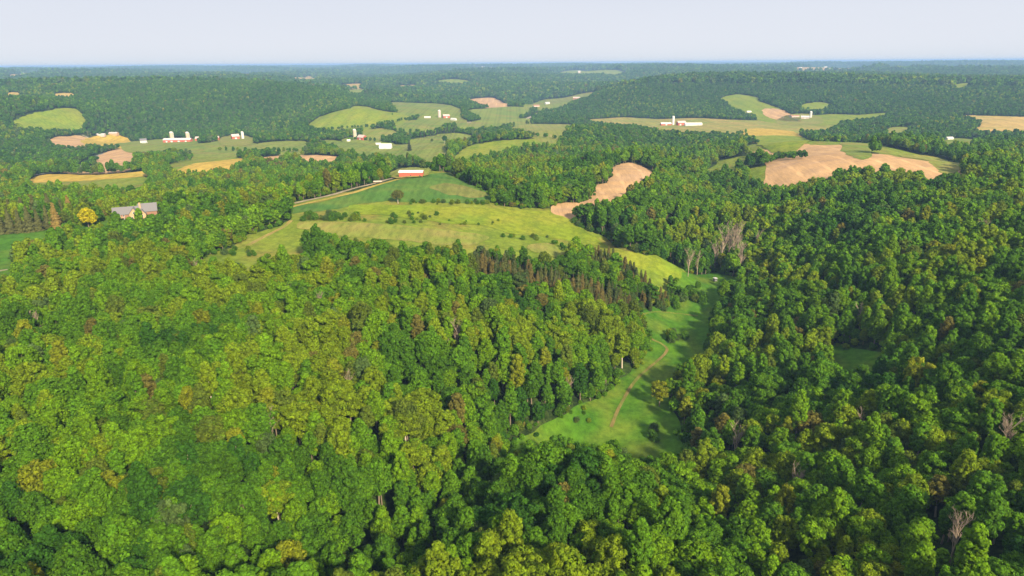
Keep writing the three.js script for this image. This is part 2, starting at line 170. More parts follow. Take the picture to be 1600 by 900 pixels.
const TRACKS = [
["dirt_track","worn dirt track winding through the valley meadow","dirt",0.2,1.5,[42.3,-260.2,44.5,-266.1,47.4,-274.0,52.0,-285.1,56.4,-295.2,62.2,-305.7,68.5,-315.2,75.7,-325.3,81.6,-334.1,83.2,-338.7,80.7,-343.2,76.3,-346.1,75.6,-350.4]],
["dirt_track","faint track along the back of the meadow","dirtgrass",0.2,1.3,[75.1,-368.2,87.5,-380.8,100.0,-384.6,110.9,-381.8]],
["gravel_drive","gravel drive climbing beside the hay field to the red shed","gravel",0.25,5,[-165.8,-503.5,-154.2,-518.7,-140.6,-533.6,-125.0,-555.6,-115.0,-571.8,-107.6,-591.4,-99.8,-602]],
["grass_verge","yellow grass verge between gravel drive and hay field","verge",0.25,4,[-160.7,-492.8,-148.8,-507.9,-135.9,-524.5,-121.6,-539.6,-108.4,-565.5,-95.8,-587.8,-88.4,-593.9,-78.1,-601]],
["driveway","grey driveway among trees near the brick house","asphalt",0.25,5,[-203.3,-463.1,-195.1,-464.9,-183.9,-464.6,-176.0,-461.0]],
["farm_lane","tan lane across the pasture corner","dirt2",0.25,3,[-164.5,-410.1,-160.1,-426.6,-155.8,-439.0,-152.5,-449.0,-151.6,-460.6]],
["country_road","grey country road curving past the brown field","asphalt",0.4,8,[-594.2,-762,-604,-828,-614,-889,-608,-932,-632,-1006,-650,-1058,-679,-1120,-709,-1198,-713,-1245,-711,-1296,-681,-1309]],
["highway","pale highway along the foot of the wooded hill","concrete",0.5,13,[-141.3,-1655,-94.6,-1778,-31.4,-1890,58.3,-2003,152.4,-2038,243.5,-2022,393.3,-2133,476.4,-1991,532.8,-1869,601,-1815,666,-1767]],
["highway","pale road past the tin barns","concrete",0.5,12,[602,-1677,662,-1633,711,-1661,817,-1779,908,-1833,984,-1835]],
["farm_lane","pale lane from the grey road to the dairy barns","gravel",0.45,5,[-693,-1301,-678,-1314,-655,-1312,-623,-1302]],
["farm_lane","pale lane between the small brown and yellow fields","gravel",0.45,6,[-955,-1552,-945,-1551,-921,-1521,-827,-1374,-789,-1335]],
["farm_lane","gravel lane to the large white barn","gravel",0.45,4,[-309.6,-1380,-280.5,-1361,-243.3,-1275,-215.0,-1207,-175.9,-1200,-166.0,-1347]],
["farm_lane","gravel lane of the pink silo farm","gravel",0.5,6,[-221.1,-1818,-180.2,-1824,-140.0,-1778,-94.6,-1778]],
["country_road","pale road up the far valley","concrete",0.6,9,[40.0,-2005,83.9,-2197,112.5,-2383,159.1,-2506,217.9,-2613,324.8,-3068]],
["driveway","short path at the edge of the lawn","gravel",0.25,3,[-289.3,-355.7,-283.4,-362.2,-280.5,-364.2]]];
const SPOTS = {
spruce: [[-339.6,-434.1,15,0],[-334.9,-437.4,16,0],[-329.7,-439.1,17,0],[-324.4,-440.6,16,0],[-318.9,-441.9,18,0],[-314.9,-444.9,15,0],[-303.2,-445.4,19,1],[-314.3,-453.4,16,0],[-337.5,-464.3,20,0],[-332.0,-468.2,21,0],[-332.6,-484.2,20,0],[-312.2,-466.8,17,0],[-310.9,-473.4,19,1],[-351.2,-471.1,18,0],[-361.4,-472.7,18,0]],
lone: [[-86.2,-513.1,12.5,"oak"],[-172.1,-1172,19,"spruce"],[-131.1,-1373,17,"round"],[-158.5,-1392,9,"round"]],
yellow: [-282.0,-445.9],
dead: [[152.2,-464.1,30],[156.9,-465.0,28],[147.7,-462.6,27],[143.5,-461.8,20],[156.3,-456.0,24],[115.0,-425.3,17],[126.7,-446.1,16],[153.5,-440.0,22],[174.9,-473.0,16],[-60.8,-228.7,13],[-77.7,-194.4,13],[-24.2,-278.6,15],[-160.8,-331.8,12],[214.5,-486.1,14],[265.0,-373.1,15],[120.7,-209.6,12],[105.1,-135.4,15],[82.6,-221.4,14],[24.7,-267.3,13],[-89.2,-298.3,13],[167.7,-306.6,13],[88.1,-183.9,14],[-192.9,-258.4,15],[141.8,-172.6,15]],
pines: [[45.1,-448.5,7.5],[47.1,-446.2,7.5],[49.0,-443.8,7.5],[51.0,-441.5,7.5],[53.0,-439.1,7.5],[55.0,-436.8,7.5],[56.9,-434.5,7.5],[58.9,-432.1,7.5],[60.9,-429.8,7.5],[62.8,-427.4,7.5],[64.8,-425.1,7.5],[66.8,-422.8,7.5],[68.8,-420.4,7.5],[70.7,-418.1,7.5],[72.7,-415.7,7.5],[74.7,-413.4,7.5],[76.7,-411.1,7.5],[78.6,-408.7,7.5],[80.6,-406.4,7.5],[82.6,-404.0,7.5],[84.5,-401.7,7.5],[86.5,-399.4,7.5],[88.5,-397.0,7.5],[90.5,-394.7,7.5],[92.4,-392.3,7.5],[94.4,-390.0,7.5],[41.4,-436.6,8],[43.3,-434.6,8],[45.3,-432.5,8],[47.2,-430.5,8],[49.2,-428.5,8],[51.1,-426.4,8],[53.1,-424.4,8],[55.0,-422.4,8],[57.0,-420.3,8],[58.9,-418.3,8],[60.9,-416.3,8],[62.8,-414.2,8],[64.8,-412.2,8],[66.7,-410.2,8],[68.7,-408.2,8],[70.6,-406.1,8],[72.6,-404.1,8],[74.5,-402.1,8],[76.5,-400.0,8],[78.4,-398.0,8],[80.4,-396.0,8],[82.3,-393.9,8],[84.3,-391.9,8],[86.2,-389.9,8],[88.2,-387.8,8],[90.1,-385.8,8],[38.0,-426.6,8],[39.9,-424.5,8],[41.9,-422.4,8],[43.8,-420.3,8],[45.7,-418.1,8],[47.6,-416.0,8],[49.6,-413.9,8],[51.5,-411.8,8],[53.4,-409.7,8],[55.3,-407.6,8],[57.3,-405.5,8],[59.2,-403.4,8],[61.1,-401.2,8],[63.0,-399.1,8],[65.0,-397.0,8],[66.9,-394.9,8],[68.8,-392.8,8],[70.7,-390.7,8],[72.7,-388.6,8],[74.6,-386.5,8],[76.5,-384.3,8],[78.4,-382.2,8],[80.4,-380.1,8],[82.3,-378.0,8],[-21.5,-381.0,12.5],[-19.0,-380.6,12.5],[-16.4,-380.2,12.5],[-13.9,-379.8,12.5],[-11.3,-379.3,12.5],[-8.8,-378.9,12.5],[-6.2,-378.5,12.5],[-3.7,-378.1,12.5],[-1.2,-377.7,12.5],[1.4,-377.3,12.5],[3.9,-376.9,12.5],[6.5,-376.4,12.5],[9.0,-376.0,12.5],[11.6,-375.6,12.5],[14.1,-375.2,12.5],[16.6,-374.8,12.5],[19.2,-374.4,12.5],[21.7,-374.0,12.5],[24.3,-373.5,12.5],[26.8,-373.1,12.5],[29.4,-372.7,12.5],[31.9,-372.3,12.5],[34.4,-371.9,12.5],[37.0,-371.5,12.5],[39.5,-371.1,12.5],[42.1,-370.6,12.5],[44.6,-370.2,12.5],[47.2,-369.8,12.5],[49.7,-369.4,12.5],[52.2,-369.0,12.5],[54.8,-368.6,12.5],[57.3,-368.2,12.5],[59.9,-367.7,12.5],[62.4,-367.3,12.5],[65.0,-366.9,12.5],[67.5,-366.5,12.5],[-22.5,-372.5,12],[-20.0,-372.1,12],[-17.6,-371.7,12],[-15.1,-371.3,12],[-12.6,-370.9,12],[-10.1,-370.5,12],[-7.7,-370.1,12],[-5.2,-369.7,12],[-2.7,-369.3,12],[-0.2,-368.9,12],[2.2,-368.5,12],[4.7,-368.1,12],[7.2,-367.7,12],[9.6,-367.3,12],[12.1,-366.9,12],[14.6,-366.5,12],[17.1,-366.1,12],[19.5,-365.8,12],[22.0,-365.4,12],[24.5,-365.0,12],[27.0,-364.6,12],[29.4,-364.2,12],[31.9,-363.8,12],[34.4,-363.4,12],[36.8,-363.0,12],[39.3,-362.6,12],[41.8,-362.2,12],[44.3,-361.8,12],[46.7,-361.4,12],[49.2,-361.0,12],[51.7,-360.6,12],[54.2,-360.2,12],[56.6,-359.8,12],[59.1,-359.4,12],[-14.4,-367.3,11.5],[-11.8,-366.8,11.5],[-9.3,-366.3,11.5],[-6.7,-365.8,11.5],[-4.2,-365.3,11.5],[-1.6,-364.8,11.5],[1.0,-364.3,11.5],[3.5,-363.9,11.5],[6.1,-363.4,11.5],[8.6,-362.9,11.5],[11.2,-362.4,11.5],[13.8,-361.9,11.5],[16.3,-361.4,11.5],[18.9,-360.9,11.5],[21.4,-360.4,11.5],[24.0,-359.9,11.5],[26.6,-359.4,11.5],[29.1,-358.9,11.5],[31.7,-358.4,11.5],[34.2,-358.0,11.5],[36.8,-357.5,11.5],[39.4,-357.0,11.5],[41.9,-356.5,11.5],[44.5,-356.0,11.5],[47.0,-355.5,11.5],[49.6,-355.0,11.5]],
grove: [[-184.7,-1427,17],[-179.7,-1443,17],[-174.6,-1459,17],[-166.4,-1447,17],[-161.1,-1463,17],[-155.6,-1478,17],[-147.6,-1468,17],[-142.0,-1483,17],[-136.2,-1499,17],[-128.2,-1489,17],[-122.3,-1505,17]],
oldpines: [],
shrubs: [[-108.3,-467.9,5.4],[-117.8,-465.1,3.1],[-109.5,-475.2,3.3],[-128.4,-463.1,3.1],[-111.2,-462.0,3.0],[-124.3,-473.0,3.7],[-143.1,-460.1,3.8],[-108.4,-464.8,5.1],[-140.7,-470.0,4.3],[-139.0,-462.8,3.7],[-124.4,-461.6,4.1],[-143.0,-468.9,4.1],[-125.4,-465.1,3.7],[-121.1,-468.5,4.4],[-117.2,-471.8,3.6],[-126.1,-464.4,3.3],[-124.2,-465.3,5.2],[-131.6,-464.5,3.1],[-127.7,-470.3,5.3],[-128.4,-462.5,3.8],[-111.1,-469.5,3.5],[-122.9,-462.8,5.1],[-124.2,-472.0,4.3],[-135.9,-463.0,5.2],[-125.8,-465.4,2.7],[-126.2,-471.2,4.3],[-86.1,-461.0,1.6],[-101.4,-462.0,2.5],[-73.8,-461.1,2.5],[-61.2,-474.7,3.4],[-71.1,-483.4,2.2],[-58.4,-480.3,1.9],[-81.6,-473.6,2.7],[-84.4,-477.4,2.3],[-82.3,-457.5,3.5],[-74.0,-484.9,3.0],[-67.7,-463.3,2.2],[-104.8,-463.9,1.7],[-63.2,-465.6,2.3],[-54.3,-486.7,3.4],[-80.3,-462.2,3.0],[-49.8,-464.9,1.6],[-107.8,-465.7,1.6],[-70.1,-471.6,2.8],[-84.1,-477.1,3.4],[-67.9,-488.5,1.7],[-72.6,-478.7,2.3],[-63.5,-478.8,3.4],[-66.3,-472.0,1.9],[-83.5,-461.6,3.5],[-75.7,-516.9,3.0],[-27.8,-526.1,3.2],[-30.6,-521.7,2.2],[-52.3,-518.6,3.2],[-59.6,-517.9,3.4],[-22.1,-523.2,3.1],[-74.9,-517.3,2.6],[-26.2,-522.1,2.8],[-20.0,-528.8,1.9],[-59.4,-518.3,2.1],[-72.7,-515.8,1.6],[-46.1,-516.1,2.4],[-40.9,-519.3,3.4],[-33.9,-519.9,2.2],[-23.1,-527.3,2.3],[-33.8,-522.8,3.3],[-26.1,-526.3,2.0],[-76.4,-512.0,2.2],[-55.6,-518.8,1.7],[-51.6,-519.6,2.6],[-67.4,-515.6,3.4],[-56.5,-514.2,1.6],[-45.6,-518.4,3.4],[-21.9,-525.9,3.0],[-18.6,-526.0,3.4],[-21.0,-526.4,2.8],[-68.9,-515.9,3.2],[-44.0,-520.7,1.7],[-65.8,-518.3,2.0],[-56.3,-520.1,3.2],[-33.0,-472.4,2.5],[-44.3,-475.9,1.7],[-9.7,-491.9,2.1],[-14.1,-481.7,1.5],[-13.6,-485.2,1.8],[-35.6,-470.8,1.6],[-23.5,-476.3,1.8],[-32.5,-478.9,1.5],[15.0,-469.7,3.2],[-0.7,-459.2,2.8],[-5.9,-457.1,2.9],[1.2,-461.4,2.7],[7.7,-459.1,3.2],[25.6,-477.0,1.9],[17.3,-471.5,2.5],[17.6,-465.0,3.1],[50.7,-507.0,4.0],[60.1,-496.8,3.4],[71.6,-487.3,2.5],[62.3,-496.3,2.2],[79.5,-483.0,3.4],[82.1,-434.2,2.8],[64.0,-494.0,2.4],[83.0,-481.1,2.3],[78.5,-482.5,2.1],[71.6,-486.3,2.1],[76.4,-485.5,3.3],[48.5,-513.2,4.8],[59.8,-501.1,4.5],[82.4,-436.2,4.7],[80.7,-436.5,4.5],[52.6,-504.9,3.2],[58.6,-499.4,4.6],[65.9,-494.9,2.9],[58.5,-498.7,4.9],[71.3,-489.4,4.1],[52.4,-511.3,3.9],[62.9,-495.6,2.2],[87.8,-385.0,5.0],[75.6,-376.9,3.7],[91.0,-383.8,3.7],[90.6,-387.8,4.5],[99.5,-392.7,4.3],[93.0,-390.3,4.5],[93.8,-389.3,3.9],[99.8,-389.3,4.1],[105.2,-396.9,6.1],[104.2,-401.7,5.4],[104.2,-404.3,4.0],[115.1,-401.5,5.0],[113.0,-400.8,6.4],[116.8,-395.3,5.4],[117.3,-398.3,6.3],[105.1,-401.9,3.0],[95.7,-392.9,4.7],[99.1,-402.6,4.8],[112.8,-397.0,5.0],[104.1,-397.6,3.7],[90.0,-354.5,4.0],[91.4,-348.9,2.7],[95.4,-350.0,4.7],[87.2,-345.0,4.2],[87.6,-352.7,4.3],[85.4,-347.3,2.2],[-153.0,-392.1,2.5],[-155.7,-393.1,2.2],[-166.5,-393.0,3.4],[-168.1,-401.0,3.0],[-158.3,-396.3,2.4],[-165.2,-391.4,2.9],[-160.1,-401.5,3.4],[-155.7,-390.9,2.6],[-155.3,-395.8,2.6],[-170.6,-391.9,3.9],[61.9,-258.5,2.7],[59.3,-249.1,2.9],[59.9,-256.1,2.4],[58.3,-251.8,3.8],[59.8,-256.3,3.8],[-120.5,-407.4,4.9],[-119.1,-407.3,3.4],[-118.9,-405.1,4.3],[31.3,-268.2,2.1],[31.1,-265.6,1.7],[32.8,-261.7,1.9],[25.1,-263.8,1.8],[27.6,-260.5,2.4],[26.9,-260.0,1.7]],
hedges: [[9,9,[-422.2,-1542,-378.3,-1598,-339.0,-1621,-304.7,-1681,-280.0,-1700,-253.8,-1757]],[9,9,[-284.4,-1564,-228.3,-1522,-194.0,-1527]],[8,11,[-95.5,-1101,-87.5,-1133,-78.9,-1163,-69.3,-1184,-47.6,-1189]],[8,11,[-84.0,-1084,-75.6,-1127,-67.2,-1146]],[9,9,[-321.8,-1378,-310.8,-1415,-279.2,-1386,-264.9,-1378]],[8,9,[-423.9,-1172,-391.6,-1179,-354.6,-1165,-320.9,-1160,-293.2,-1135,-253.4,-1076]],[8,10,[-593.2,-1089,-592.5,-1113,-579.6,-1129,-541.4,-1126,-528.5,-1144]],[9,9,[-487.9,-895,-492.2,-925,-490.4,-960,-480.2,-976,-488.5,-1054]],[7,9,[281.4,-752,322.0,-831,306.1,-745,317.8,-737,327.4,-739]],[7,9,[304.2,-800,337.5,-872,333.7,-822,321.9,-758]],[10,10,[459.1,-1418,493.5,-1463]],[7,10,[4.6,-1377,26.3,-1319,55.2,-1286,83.3,-1262]],[8,9,[-559.2,-916,-535.0,-890]],[9,9,[-500.4,-1192,-469.0,-1182,-432.7,-1172]],[5,5,[27.2,-464.3,35.3,-453.0,40.7,-438.5,43.8,-426.5]],[60,5,[-348.6,-1755,-295.7,-1821]],[6,13,[-90,-672,-60,-690,-30,-700,0,-690]],[6,13,[-80,-684,-50,-705,-20,-712]],[6,12,[-70,-660,-45,-676,-15,-684]]],
b: {"house":[-269.2,-470.4],"shed":[-87.4,-598.7],"wagon":[-112.7,-574.3],"barnA":[-663,-1342],"barnB":[-676,-1410],"silo1":[-718,-1427],"silo2":[-692,-1420],"whouse":[-738,-1384],"wshed":[-712,-1354],"redbarn":[-594.4,-1500],"wbarn":[-220.4,-1218],"csilo":[-321.3,-1431],"cbarn":[-300.9,-1405],"cs1":[-320.5,-1371],"cs2":[-250.8,-1309],"msilo":[-190.1,-1866],"mbarn":[-171.9,-1862],"ms1":[-219.7,-1849],"ms2":[-147.0,-1804],"rsilo":[429.1,-1821],"rb1":[398.0,-1796],"rb2":[433.2,-1779],"rb3":[457.6,-1753],"tinlong":[777,-1920],"tin2":[788,-1876],"tsilo":[810,-1895],"h1":[87.0,-2396],"h2":[145.0,-2804],"h3":[247.1,-2648],"h4":[396.5,-5510],"w1":[689,-2033],"w2":[821,-1300],"blind":[135.6,-433.9],"pole3":[-947,-1560],"pole4":[-938,-1556],"pole5":[-703,-1232],"pole1":[-597.2,-1386],"pole2":[-338.2,-898],"hsmall":[-936,-1591],"hs2":[-920,-1615]},
far: [[616,-10245,26],[779,-9545,16],[173.0,-6823,14],[-3421,-5048,22],[-3340,-4902,16],[-4111,-6262,26],[-2900,-4579,22],[-3587,-6344,14],[-3512,-11482,22],[-2070,-9290,24],[-2003,-9246,20],[-1806,-9516,18],[-332.0,-8730,24],[2995,-10564,24],[2382,-6463,20],[2551,-6527,24],[2562,-6333,20],[2832,-6434,18],[3037,-5574,26],[4566,-8344,20],[4674,-7893,22],[5383,-7599,20],[402.3,-5454,18],[425.8,-5505,14],[548.1,-5705,18]],
meadowtrees: [[55.0,-312.8,19,3],[66.2,-276.2,13,1],[99.3,-390.8,8,0],[105.9,-397.3,9,0],[87.4,-345.0,8,0],[109.8,-402.6,8,2],[117.4,-408.8,7,0]],
clear: [[-98.2,-578.6,-71.9,-586.1,-115.1,-944,-160.7,-953]],
nopine: 0};
// ---------------------------------------------------------------- the land
function farLand(x, z) {
  const a = Math.sin(x * 0.00115 + Math.sin(z * 0.0006 + 1.0) * 1.3 + 0.4) + Math.sin(z * 0.0013 + Math.sin(x * 0.0008) * 1.6 + 2.1);
  const b = Math.sin(x * 0.0031 + z * 0.0013 + 1.7 * Math.sin(z * 0.0011)) * Math.sin(z * 0.0027 - x * 0.0009 + 0.6);
  let h = 20 + 16 * a + 24 * b; if (h > 48) h = 48 + (h - 48) * 0.3;
  const d = Math.hypot(x, z); return h + 16 * smooth(4000, 9000, d) + 26 * smooth(9000, 20000, d);
}
function landHeight(x, z) {
  const k = smooth(2950, 3900, Math.hypot(x, z));
  let r = 0;
  if (k < 1) {
    r = LAND_PLANE[0] + (LAND_PLANE[1] * x + LAND_PLANE[2] * z) / 1000;
    for (let i = 0; i < LAND.length; i += 3) { const dx = x - LAND[i], dz = z - LAND[i + 1], r2 = (dx * dx + dz * dz) * 1e-6 + 1e-12; r += LAND[i + 2] * 0.5 * r2 * Math.log(r2); }
    r = r > 58 ? 58 + (r - 58) * 0.15 : r < -45 ? -45 + (r + 45) * 0.2 : r;
  }
  return k > 0 ? r * (1 - k) + farLand(x, z) * k : r;
}
// grid lines: close together on the near hills, wider towards the horizon
const GX = [0], GZ = [];
{ let x = 0, s = 7; while (x < 17000) { x += s; if (x > 600) s *= 1.05; GX.push(x); } }
GX.unshift(...GX.slice(1).reverse().map((x) => -x));
{ let z = 160, s = 7; GZ.push(z); while (z > -26000) { z -= s; if (z < -900) s = Math.min(s * 1.025, 400); GZ.push(z); } }
const NX = GX.length, NZ = GZ.length;
const landY = new Float32Array(NX * NZ);
for (let j = 0; j < NZ; j++) for (let i = 0; i < NX; i++) landY[j * NX + i] = landHeight(GX[i], GZ[j]);
const cellOf = (arr, v, down) => { let a = 0, b = arr.length - 2; while (a < b) { const m = (a + b + 1) >> 1; if (down ? arr[m] >= v : arr[m] <= v) a = m; else b = m - 1; } return a; };
function groundY(x, z) { // height of the ground sheet itself (each cell is split from its first corner to the opposite one)
  const i = cellOf(GX, x), j = cellOf(GZ, z, true), u = clamp((x - GX[i]) / (GX[i + 1] - GX[i]), 0, 1), v = clamp((z - GZ[j]) / (GZ[j + 1] - GZ[j]), 0, 1), o = j * NX + i;
  const a = landY[o], b = landY[o + 1], c = landY[o + NX], d = landY[o + NX + 1];
  return u > v ? a + (b - a) * u + (d - b) * v : a + (d - c) * u + (c - a) * v;
}
const speckle = (seed, size, lo, hi, stretch, tint) => { // a fine, tileable, near-neutral grain that the surface colours are multiplied with
  const n = size, data = new Uint8Array(n * n * 4), wrap = (x, y, f, k) => { const i = Math.floor(x), j = Math.floor(y), fx = x - i, fy = y - j, u = fx * fx * (3 - 2 * fx), v = fy * fy * (3 - 2 * fy), m = (q) => ((q % f) + f) % f; const fyq = Math.max(1, Math.round(f / stretch)), my = (q) => ((q % fyq) + fyq) % fyq; return lerp(lerp(hash(m(i), my(j), k), hash(m(i + 1), my(j), k), u), lerp(hash(m(i), my(j + 1), k), hash(m(i + 1), my(j + 1), k), u), v); };
  for (let y = 0; y < n; y++) for (let x = 0; x < n; x++) {
    let s = 0, t = 0, a = 1; for (const f of [8, 16, 32, 64, 128]) { const fy = Math.max(1, Math.round(f / stretch)); s += a * wrap(x / n * f, y / n * fy, f, seed + f); t += a; a *= 0.8; }
    const v = lerp(lo, hi, clamp((s / t - 0.5) * 2.2 + 0.5, 0, 1)), w = hash(x >> 1, y >> 1, seed + 999) * 0.12 - 0.06, o = (y * n + x) * 4;
    data[o] = 255 * clamp(v + w + tint * (v - 0.75), 0, 1); data[o + 1] = 255 * clamp(v + w, 0, 1); data[o + 2] = 255 * clamp(v + w - tint * (v - 0.75), 0, 1); data[o + 3] = 255;
  }
  const t = new THREE.DataTexture(data, n, n); t.colorSpace = THREE.SRGBColorSpace; t.wrapS = t.wrapT = THREE.RepeatWrapping; t.magFilter = THREE.LinearFilter; t.needsUpdate = true; return t;
};
const grassGrain = speckle(3, 512, 0.78, 1.0, 1, 0.25), soilGrain = speckle(7, 512, 0.82, 1.0, 6, 0.1), mownGrain = speckle(11, 512, 0.80, 1.0, 4, 0.2), floorGrain = speckle(15, 512, 0.45, 1.0, 1, 0.2);
const groundMat = (map, rough = 1) => new THREE.MeshPhysicalMaterial({ map, vertexColors: true, roughness: rough, specularIntensity: 0.15 });
const M_floor = groundMat(floorGrain), M_grass = groundMat(grassGrain), M_soil = groundMat(soilGrain), M_mown = groundMat(mownGrain);

const landN = new Float32Array(NX * NZ * 3);
{ // ground sheet: leaf litter and undergrowth
  const pos = new Float32Array(NX * NZ * 3), uv = new Float32Array(NX * NZ * 2), col = new Float32Array(NX * NZ * 3), idx = [];
  for (let j = 0, o = 0; j < NZ; j++) for (let i = 0; i < NX; i++, o++) {
    const x = GX[i], z = GZ[j]; pos.set([x, landY[o], z], o * 3); uv.set([x / 22, z / 22], o * 2);
    const p = fbm(x / 60, z / 60, 5), q = fbm(x / 14 + 40, z / 14, 9);
    const c = [0.060, 0.080, 0.020].map((v, k) => lerp(v, [0.045, 0.105, 0.018][k], p) * lerp(0.75, 1.3, q)); col.set(c, o * 3);
  }
  for (let j = 0; j < NZ - 1; j++) for (let i = 0; i < NX - 1; i++) { const a = j * NX + i, b = a + 1, c = a + NX, d = c + 1; idx.push(a, b, d, a, d, c); }
  const g = new THREE.BufferGeometry(); g.setAttribute('position', new THREE.BufferAttribute(pos, 3)); g.setAttribute('uv', new THREE.BufferAttribute(uv, 2)); g.setAttribute('color', new THREE.BufferAttribute(col, 3)); g.setIndex(idx);
  g.computeVertexNormals(); landN.set(g.attributes.normal.array);
  if (!(landN[1] > 0)) throw new Error('ground faces down');
  tag(mesh('ground', g, M_floor), 'shaded leaf litter and undergrowth of the wooded hills', 'ground', null, 'structure');
}
// open land: sheets cut from the ground sheet's own triangles, a little above it
function clipTo(poly, ax, az, bx, bz) { // keep what lies on the inner side of the edge a-b
  const out = [], n = poly.length; let px = poly[n - 2], pz = poly[n - 1], pd = (bx - ax) * (pz - az) - (bz - az) * (px - ax);
  for (let i = 0; i < n; i += 2) {
    const x = poly[i], z = poly[i + 1], d = (bx - ax) * (z - az) - (bz - az) * (x - ax);
    if ((d >= 0) !== (pd >= 0)) { const t = pd / (pd - d); out.push(px + (x - px) * t, pz + (z - pz) * t); }
    if (d >= 0) out.push(x, z); px = x; pz = z; pd = d;
  }
  return out;
}
function drape(outline, lift, colourAt, tile) {
  let x0 = 1e9, x1 = -1e9, z0 = 1e9, z1 = -1e9; for (let i = 0; i < outline.length; i += 2) { x0 = Math.min(x0, outline[i]); x1 = Math.max(x1, outline[i]); z0 = Math.min(z0, outline[i + 1]); z1 = Math.max(z1, outline[i + 1]); }
  const pos = [], nor = [], uv = [], col = [];
  const i0 = cellOf(GX, x0), i1 = cellOf(GX, x1), j0 = cellOf(GZ, z1, true), j1 = cellOf(GZ, z0, true);
  for (let j = j0; j <= j1; j++) {
    // a band of the outline first, to keep the pieces small
    let band = clipTo(outline, GX[i1 + 1], GZ[j], GX[i0], GZ[j]); if (band.length < 6) continue;
    band = clipTo(band, GX[i0], GZ[j + 1], GX[i1 + 1], GZ[j + 1]); if (band.length < 6) continue;
    for (let i = i0; i <= i1; i++) {
      const o = j * NX + i;
      for (const tri of [[o, o + NX + 1, o + 1], [o, o + NX, o + NX + 1]]) {
        const P = tri.map((k) => [GX[k % NX], GZ[(k / NX) | 0]]);
        let area = (P[1][0] - P[0][0]) * (P[2][1] - P[0][1]) - (P[1][1] - P[0][1]) * (P[2][0] - P[0][0]);
        const order = area > 0 ? [0, 1, 2] : [0, 2, 1]; let c = band;
        for (let e = 0; e < 3 && c.length >= 6; e++) { const a = P[order[e]], b = P[order[(e + 1) % 3]]; c = clipTo(c, a[0], a[1], b[0], b[1]); }
        if (c.length < 6) continue;
        const pts = []; for (let q = 0; q < c.length; q += 2) { const l = pts[pts.length - 1]; if (!l || Math.hypot(l.x - c[q], l.y - c[q + 1]) > 1e-3) pts.push(new THREE.Vector2(c[q], c[q + 1])); }
        if (pts.length > 2 && pts[0].distanceTo(pts[pts.length - 1]) < 1e-3) pts.pop();
        if (pts.length < 3) continue;
        const faces = pts.length === 3 ? [[0, 1, 2]] : THREE.ShapeUtils.triangulateShape(pts, []);
        const V = pts.map((p) => {
          const w1 = ((p.x - P[0][0]) * (P[2][1] - P[0][1]) - (p.y - P[0][1]) * (P[2][0] - P[0][0])) / area, w2 = ((P[1][0] - P[0][0]) * (p.y - P[0][1]) - (P[1][1] - P[0][1]) * (p.x - P[0][0])) / area, w0 = 1 - w1 - w2;
          const y = w0 * landY[tri[0]] + w1 * landY[tri[1]] + w2 * landY[tri[2]] + lift;
          return { p: [p.x, y, p.y], n: [0, 1, 2].map((k) => w0 * landN[tri[0] * 3 + k] + w1 * landN[tri[1] * 3 + k] + w2 * landN[tri[2] * 3 + k]), c: colourAt(p.x, p.y) };
        });
        for (const f of faces) {
          const [A, B, C] = f.map((k) => V[k]); const s = (B.p[0] - A.p[0]) * (C.p[2] - A.p[2]) - (B.p[2] - A.p[2]) * (C.p[0] - A.p[0]); if (Math.abs(s) < 1e-5) continue;
          for (const v of s < 0 ? [A, B, C] : [A, C, B]) { pos.push(...v.p); nor.push(...v.n); col.push(...v.c); uv.push(v.p[0] / tile, v.p[2] / tile); }
        }
      }
    }
  }
  const g = new THREE.BufferGeometry(); for (const [k, a, n] of [['position', pos, 3], ['normal', nor, 3], ['uv', uv, 2], ['color', col, 3]]) g.setAttribute(k, new THREE.Float32BufferAttribute(a, n));
  return g;
}
const ragged = (flat) => flat.map((v, i) => { const k = i & ~1, x = flat[k], z = flat[k + 1], w = clamp(Math.hypot(x, z) / 260, 1, 5); return v + w * ((i & 1 ? noise(x / 7, z / 7, 301) : noise(x / 7 + 50, z / 7, 302)) - 0.5) * 2; });
const rounded = (flat, each = 4) => { const p = []; for (let i = 0; i < flat.length; i += 2) p.push(new THREE.Vector3(flat[i], 0, flat[i + 1])); const out = []; for (const q of new THREE.CatmullRomCurve3(p, true, 'centripetal').getPoints(p.length * each).slice(0, -1)) out.push(q.x, q.z); return out; };
const ribbon = (flat, width) => { const p = []; for (let i = 0; i < flat.length; i += 2) p.push(new THREE.Vector3(flat[i], 0, flat[i + 1])); const c = new THREE.CatmullRomCurve3(p, false, 'centripetal'), n = p.length * 5, L = [], R = []; for (let i = 0; i <= n; i++) { const q = c.getPoint(i / n), t = c.getTangent(i / n), w = width * (0.85 + 0.3 * noise(i * 0.35, width, 3)) / 2; L.push([q.x - t.z * w, q.z + t.x * w]); R.push([q.x + t.z * w, q.z - t.x * w]); } return [...L, ...R.reverse()].flat(); };
